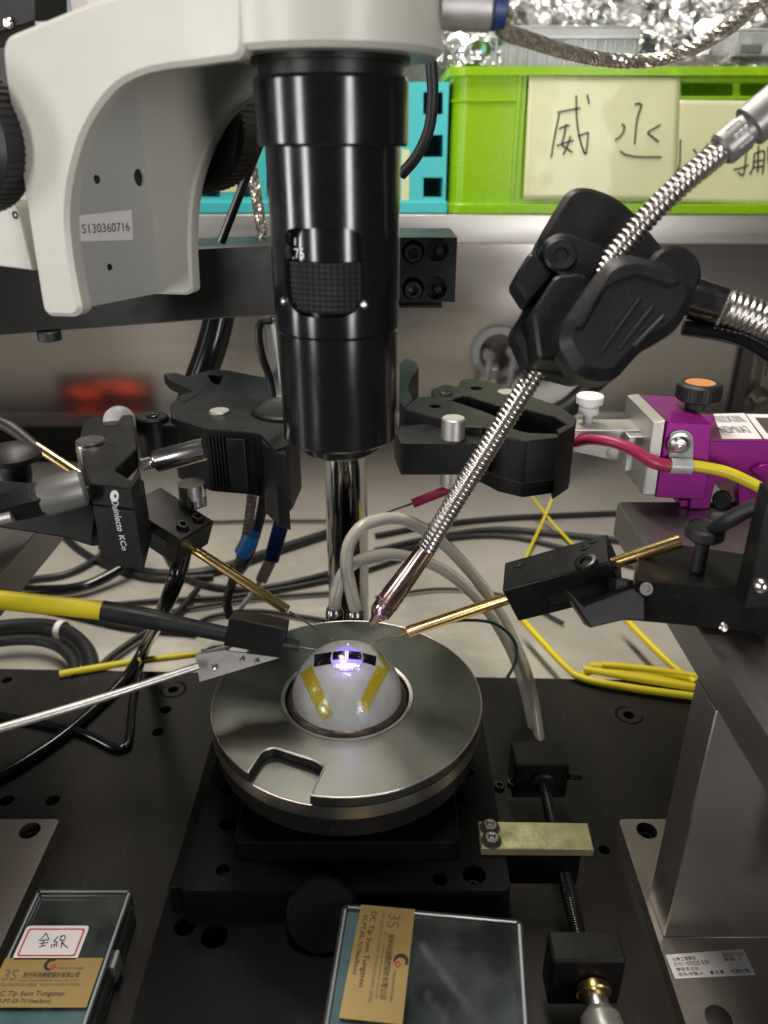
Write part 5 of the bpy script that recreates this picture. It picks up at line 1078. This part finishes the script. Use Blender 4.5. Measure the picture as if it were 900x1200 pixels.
g = G(); g.ext(rp([pp(2, 33, PZ + 2), pp(W_ - 2, 33, PZ + 2), pp(W_ - 2, 64, PZ + 2), pp(2, 64, PZ + 2)], .8), (0, 0, 14.2)); part('foam', g, 'foam', t)
g = G(); g.box(pp(W_ + .6, 27, (PZ + z1) / 2 + 1), (1.6, 7, 9)); part('latch', g, 'frost', t, .4)
g = G(); g.lathe([(2.2, 0), (2.0, .6), (.9, .6), (.8, .2), (0, .2)], pp(5.5, 5.2, z1 + .02), (0, 0, 1), 20); part('lid_dimple', g, 'clear', t)
lb0, lb1 = O.y - Zp(60, 1123, z1).y, O.y - Zp(60, 1181, z1).y
A = [Zp(*q, z1 + .25) for q in ((41, 1087), (111, 1085), (98, 1120), (27, 1122))]
A = [pp(a, b, z1 + .25) for a, b in ((3.2, 16.5), (27, 16.5), (27, 30.0), (3.2, 30.0))]
xl_ = (A[0] - O).x
g = G(); g.ext(rp([p - V((0, 0, .2)) for p in A], 1.5, 4), (0, 0, .2)); lb = part('handwritten_label', g, 'white_paper', t)
B_ = [quad(A, a, b) for a, b in ((.05, .09), (.95, .09), (.95, .91), (.05, .91))]; C_ = [quad(A, a, b) for a, b in ((.075, .13), (.925, .13), (.925, .87), (.075, .87))]
g = G(); g.ext([p + V((0, 0, .02)) for p in rp(B_, 1.0, 4)], (0, 0, .06), [[p + V((0, 0, .02)) for p in rp(C_, .8, 4)]]); part('red_border', g, 'red_ink', lb)
g = G(); ZK = lambda X_, Y_: Zp(X_ / 5.294, 1040 + Y_ / 5.294, z1 + .3)
for S in ([(286, 284), (265, 310), (238, 332)], [(286, 284), (296, 305), (304, 322)], [(250, 331), (302, 324)], [(246, 348), (300, 342)], [(276, 326), (268, 345), (262, 366)], [(240, 369), (285, 360)], [(362, 303), (345, 322), (334, 336), (358, 340), (330, 362)], [(320, 352), (318, 376)], [(336, 350), (336, 372)], [(350, 346), (352, 368)], [(388, 300), (376, 312), (370, 326)], [(376, 302), (402, 300), (399, 326), (372, 327)], [(384, 327), (382, 350), (378, 374)], [(397, 336), (386, 352)], [(386, 345), (402, 360), (420, 375)]):
    g.tube([ZK(*p) for p in S], .19, 5, 4)
part('handwriting', g, 'blue_ink', lb)
A = [pp(a, b, z1 + .25) for a, b in ((.6, lb0), (W_ - 2.2, lb0), (W_ - 2.2, lb1), (.6, lb1))]
g = G(); g.ext([p - V((0, 0, .2)) for p in A], (0, 0, .2)); lb = part('gold_label', g, 'label_gold', t); box_text(A, lb)
z0, z1 = -61.9, -44.0; O = Zp(402, 1058, z1); q = Zp(612, 1077, z1); X = (q - O); W_ = X.length; X.normalize(); Yd = V((-X.y, X.x, 0))
t, pp = tip_box('tip_box', O, X, Yd, W_, 46, z0, z1, 'clear tip box with a sideways gold label beside the round adjusting knob')
g = G(); g.ext(rp([pp(2, 2, z0 + 2), pp(24, 2, z0 + 2), pp(24, 44, z0 + 2), pp(2, 44, z0 + 2)], .8), (0, 0, 14)); part('foam', g, 'foam', t)
A = [Zp(*q, z1 + .25) for q in ((487, 1057), (470, 1196), (391, 1187), (437, 1053))]
a_ = lambda p: ((p - O).dot(X), -(p - O).dot(Yd))
c4 = [a_(p) for p in A]; print('gold quad', c4, W_)
A = [pp(a, b, z1 + .25) for a, b in ((c4[0][0], .2), (c4[1][0] + .5, 40.5), (c4[1][0] - 19.5, 40.5), (c4[0][0] - 19.5, .2))]
g = G(); g.ext([p - V((0, 0, .2)) for p in A], (0, 0, .2)); lb = part('gold_label', g, 'label_gold', t); box_text(A, lb)
# red readout of an instrument at the left, mirrored in the steel wall
t = thing('red_readout', (-342, 500, BZ), 'low black instrument with red display bars facing the steel wall at the left edge', 'instrument')
g = G(); g.bx(-402, -282, 494, 510, BZ + .2, BZ + 34); part('housing', g, 'anod', t, 1)
for x, z, w_ in ((-378, -79, 24), (-362, -84, 28), (-330, -72, 52), (-308, -78, 38)):
    g = G(); g.bx(x - w_ / 2, x + w_ / 2, 510.1, 511, z - .9, z + .9); part('display_bar', g, 'red_led', t)
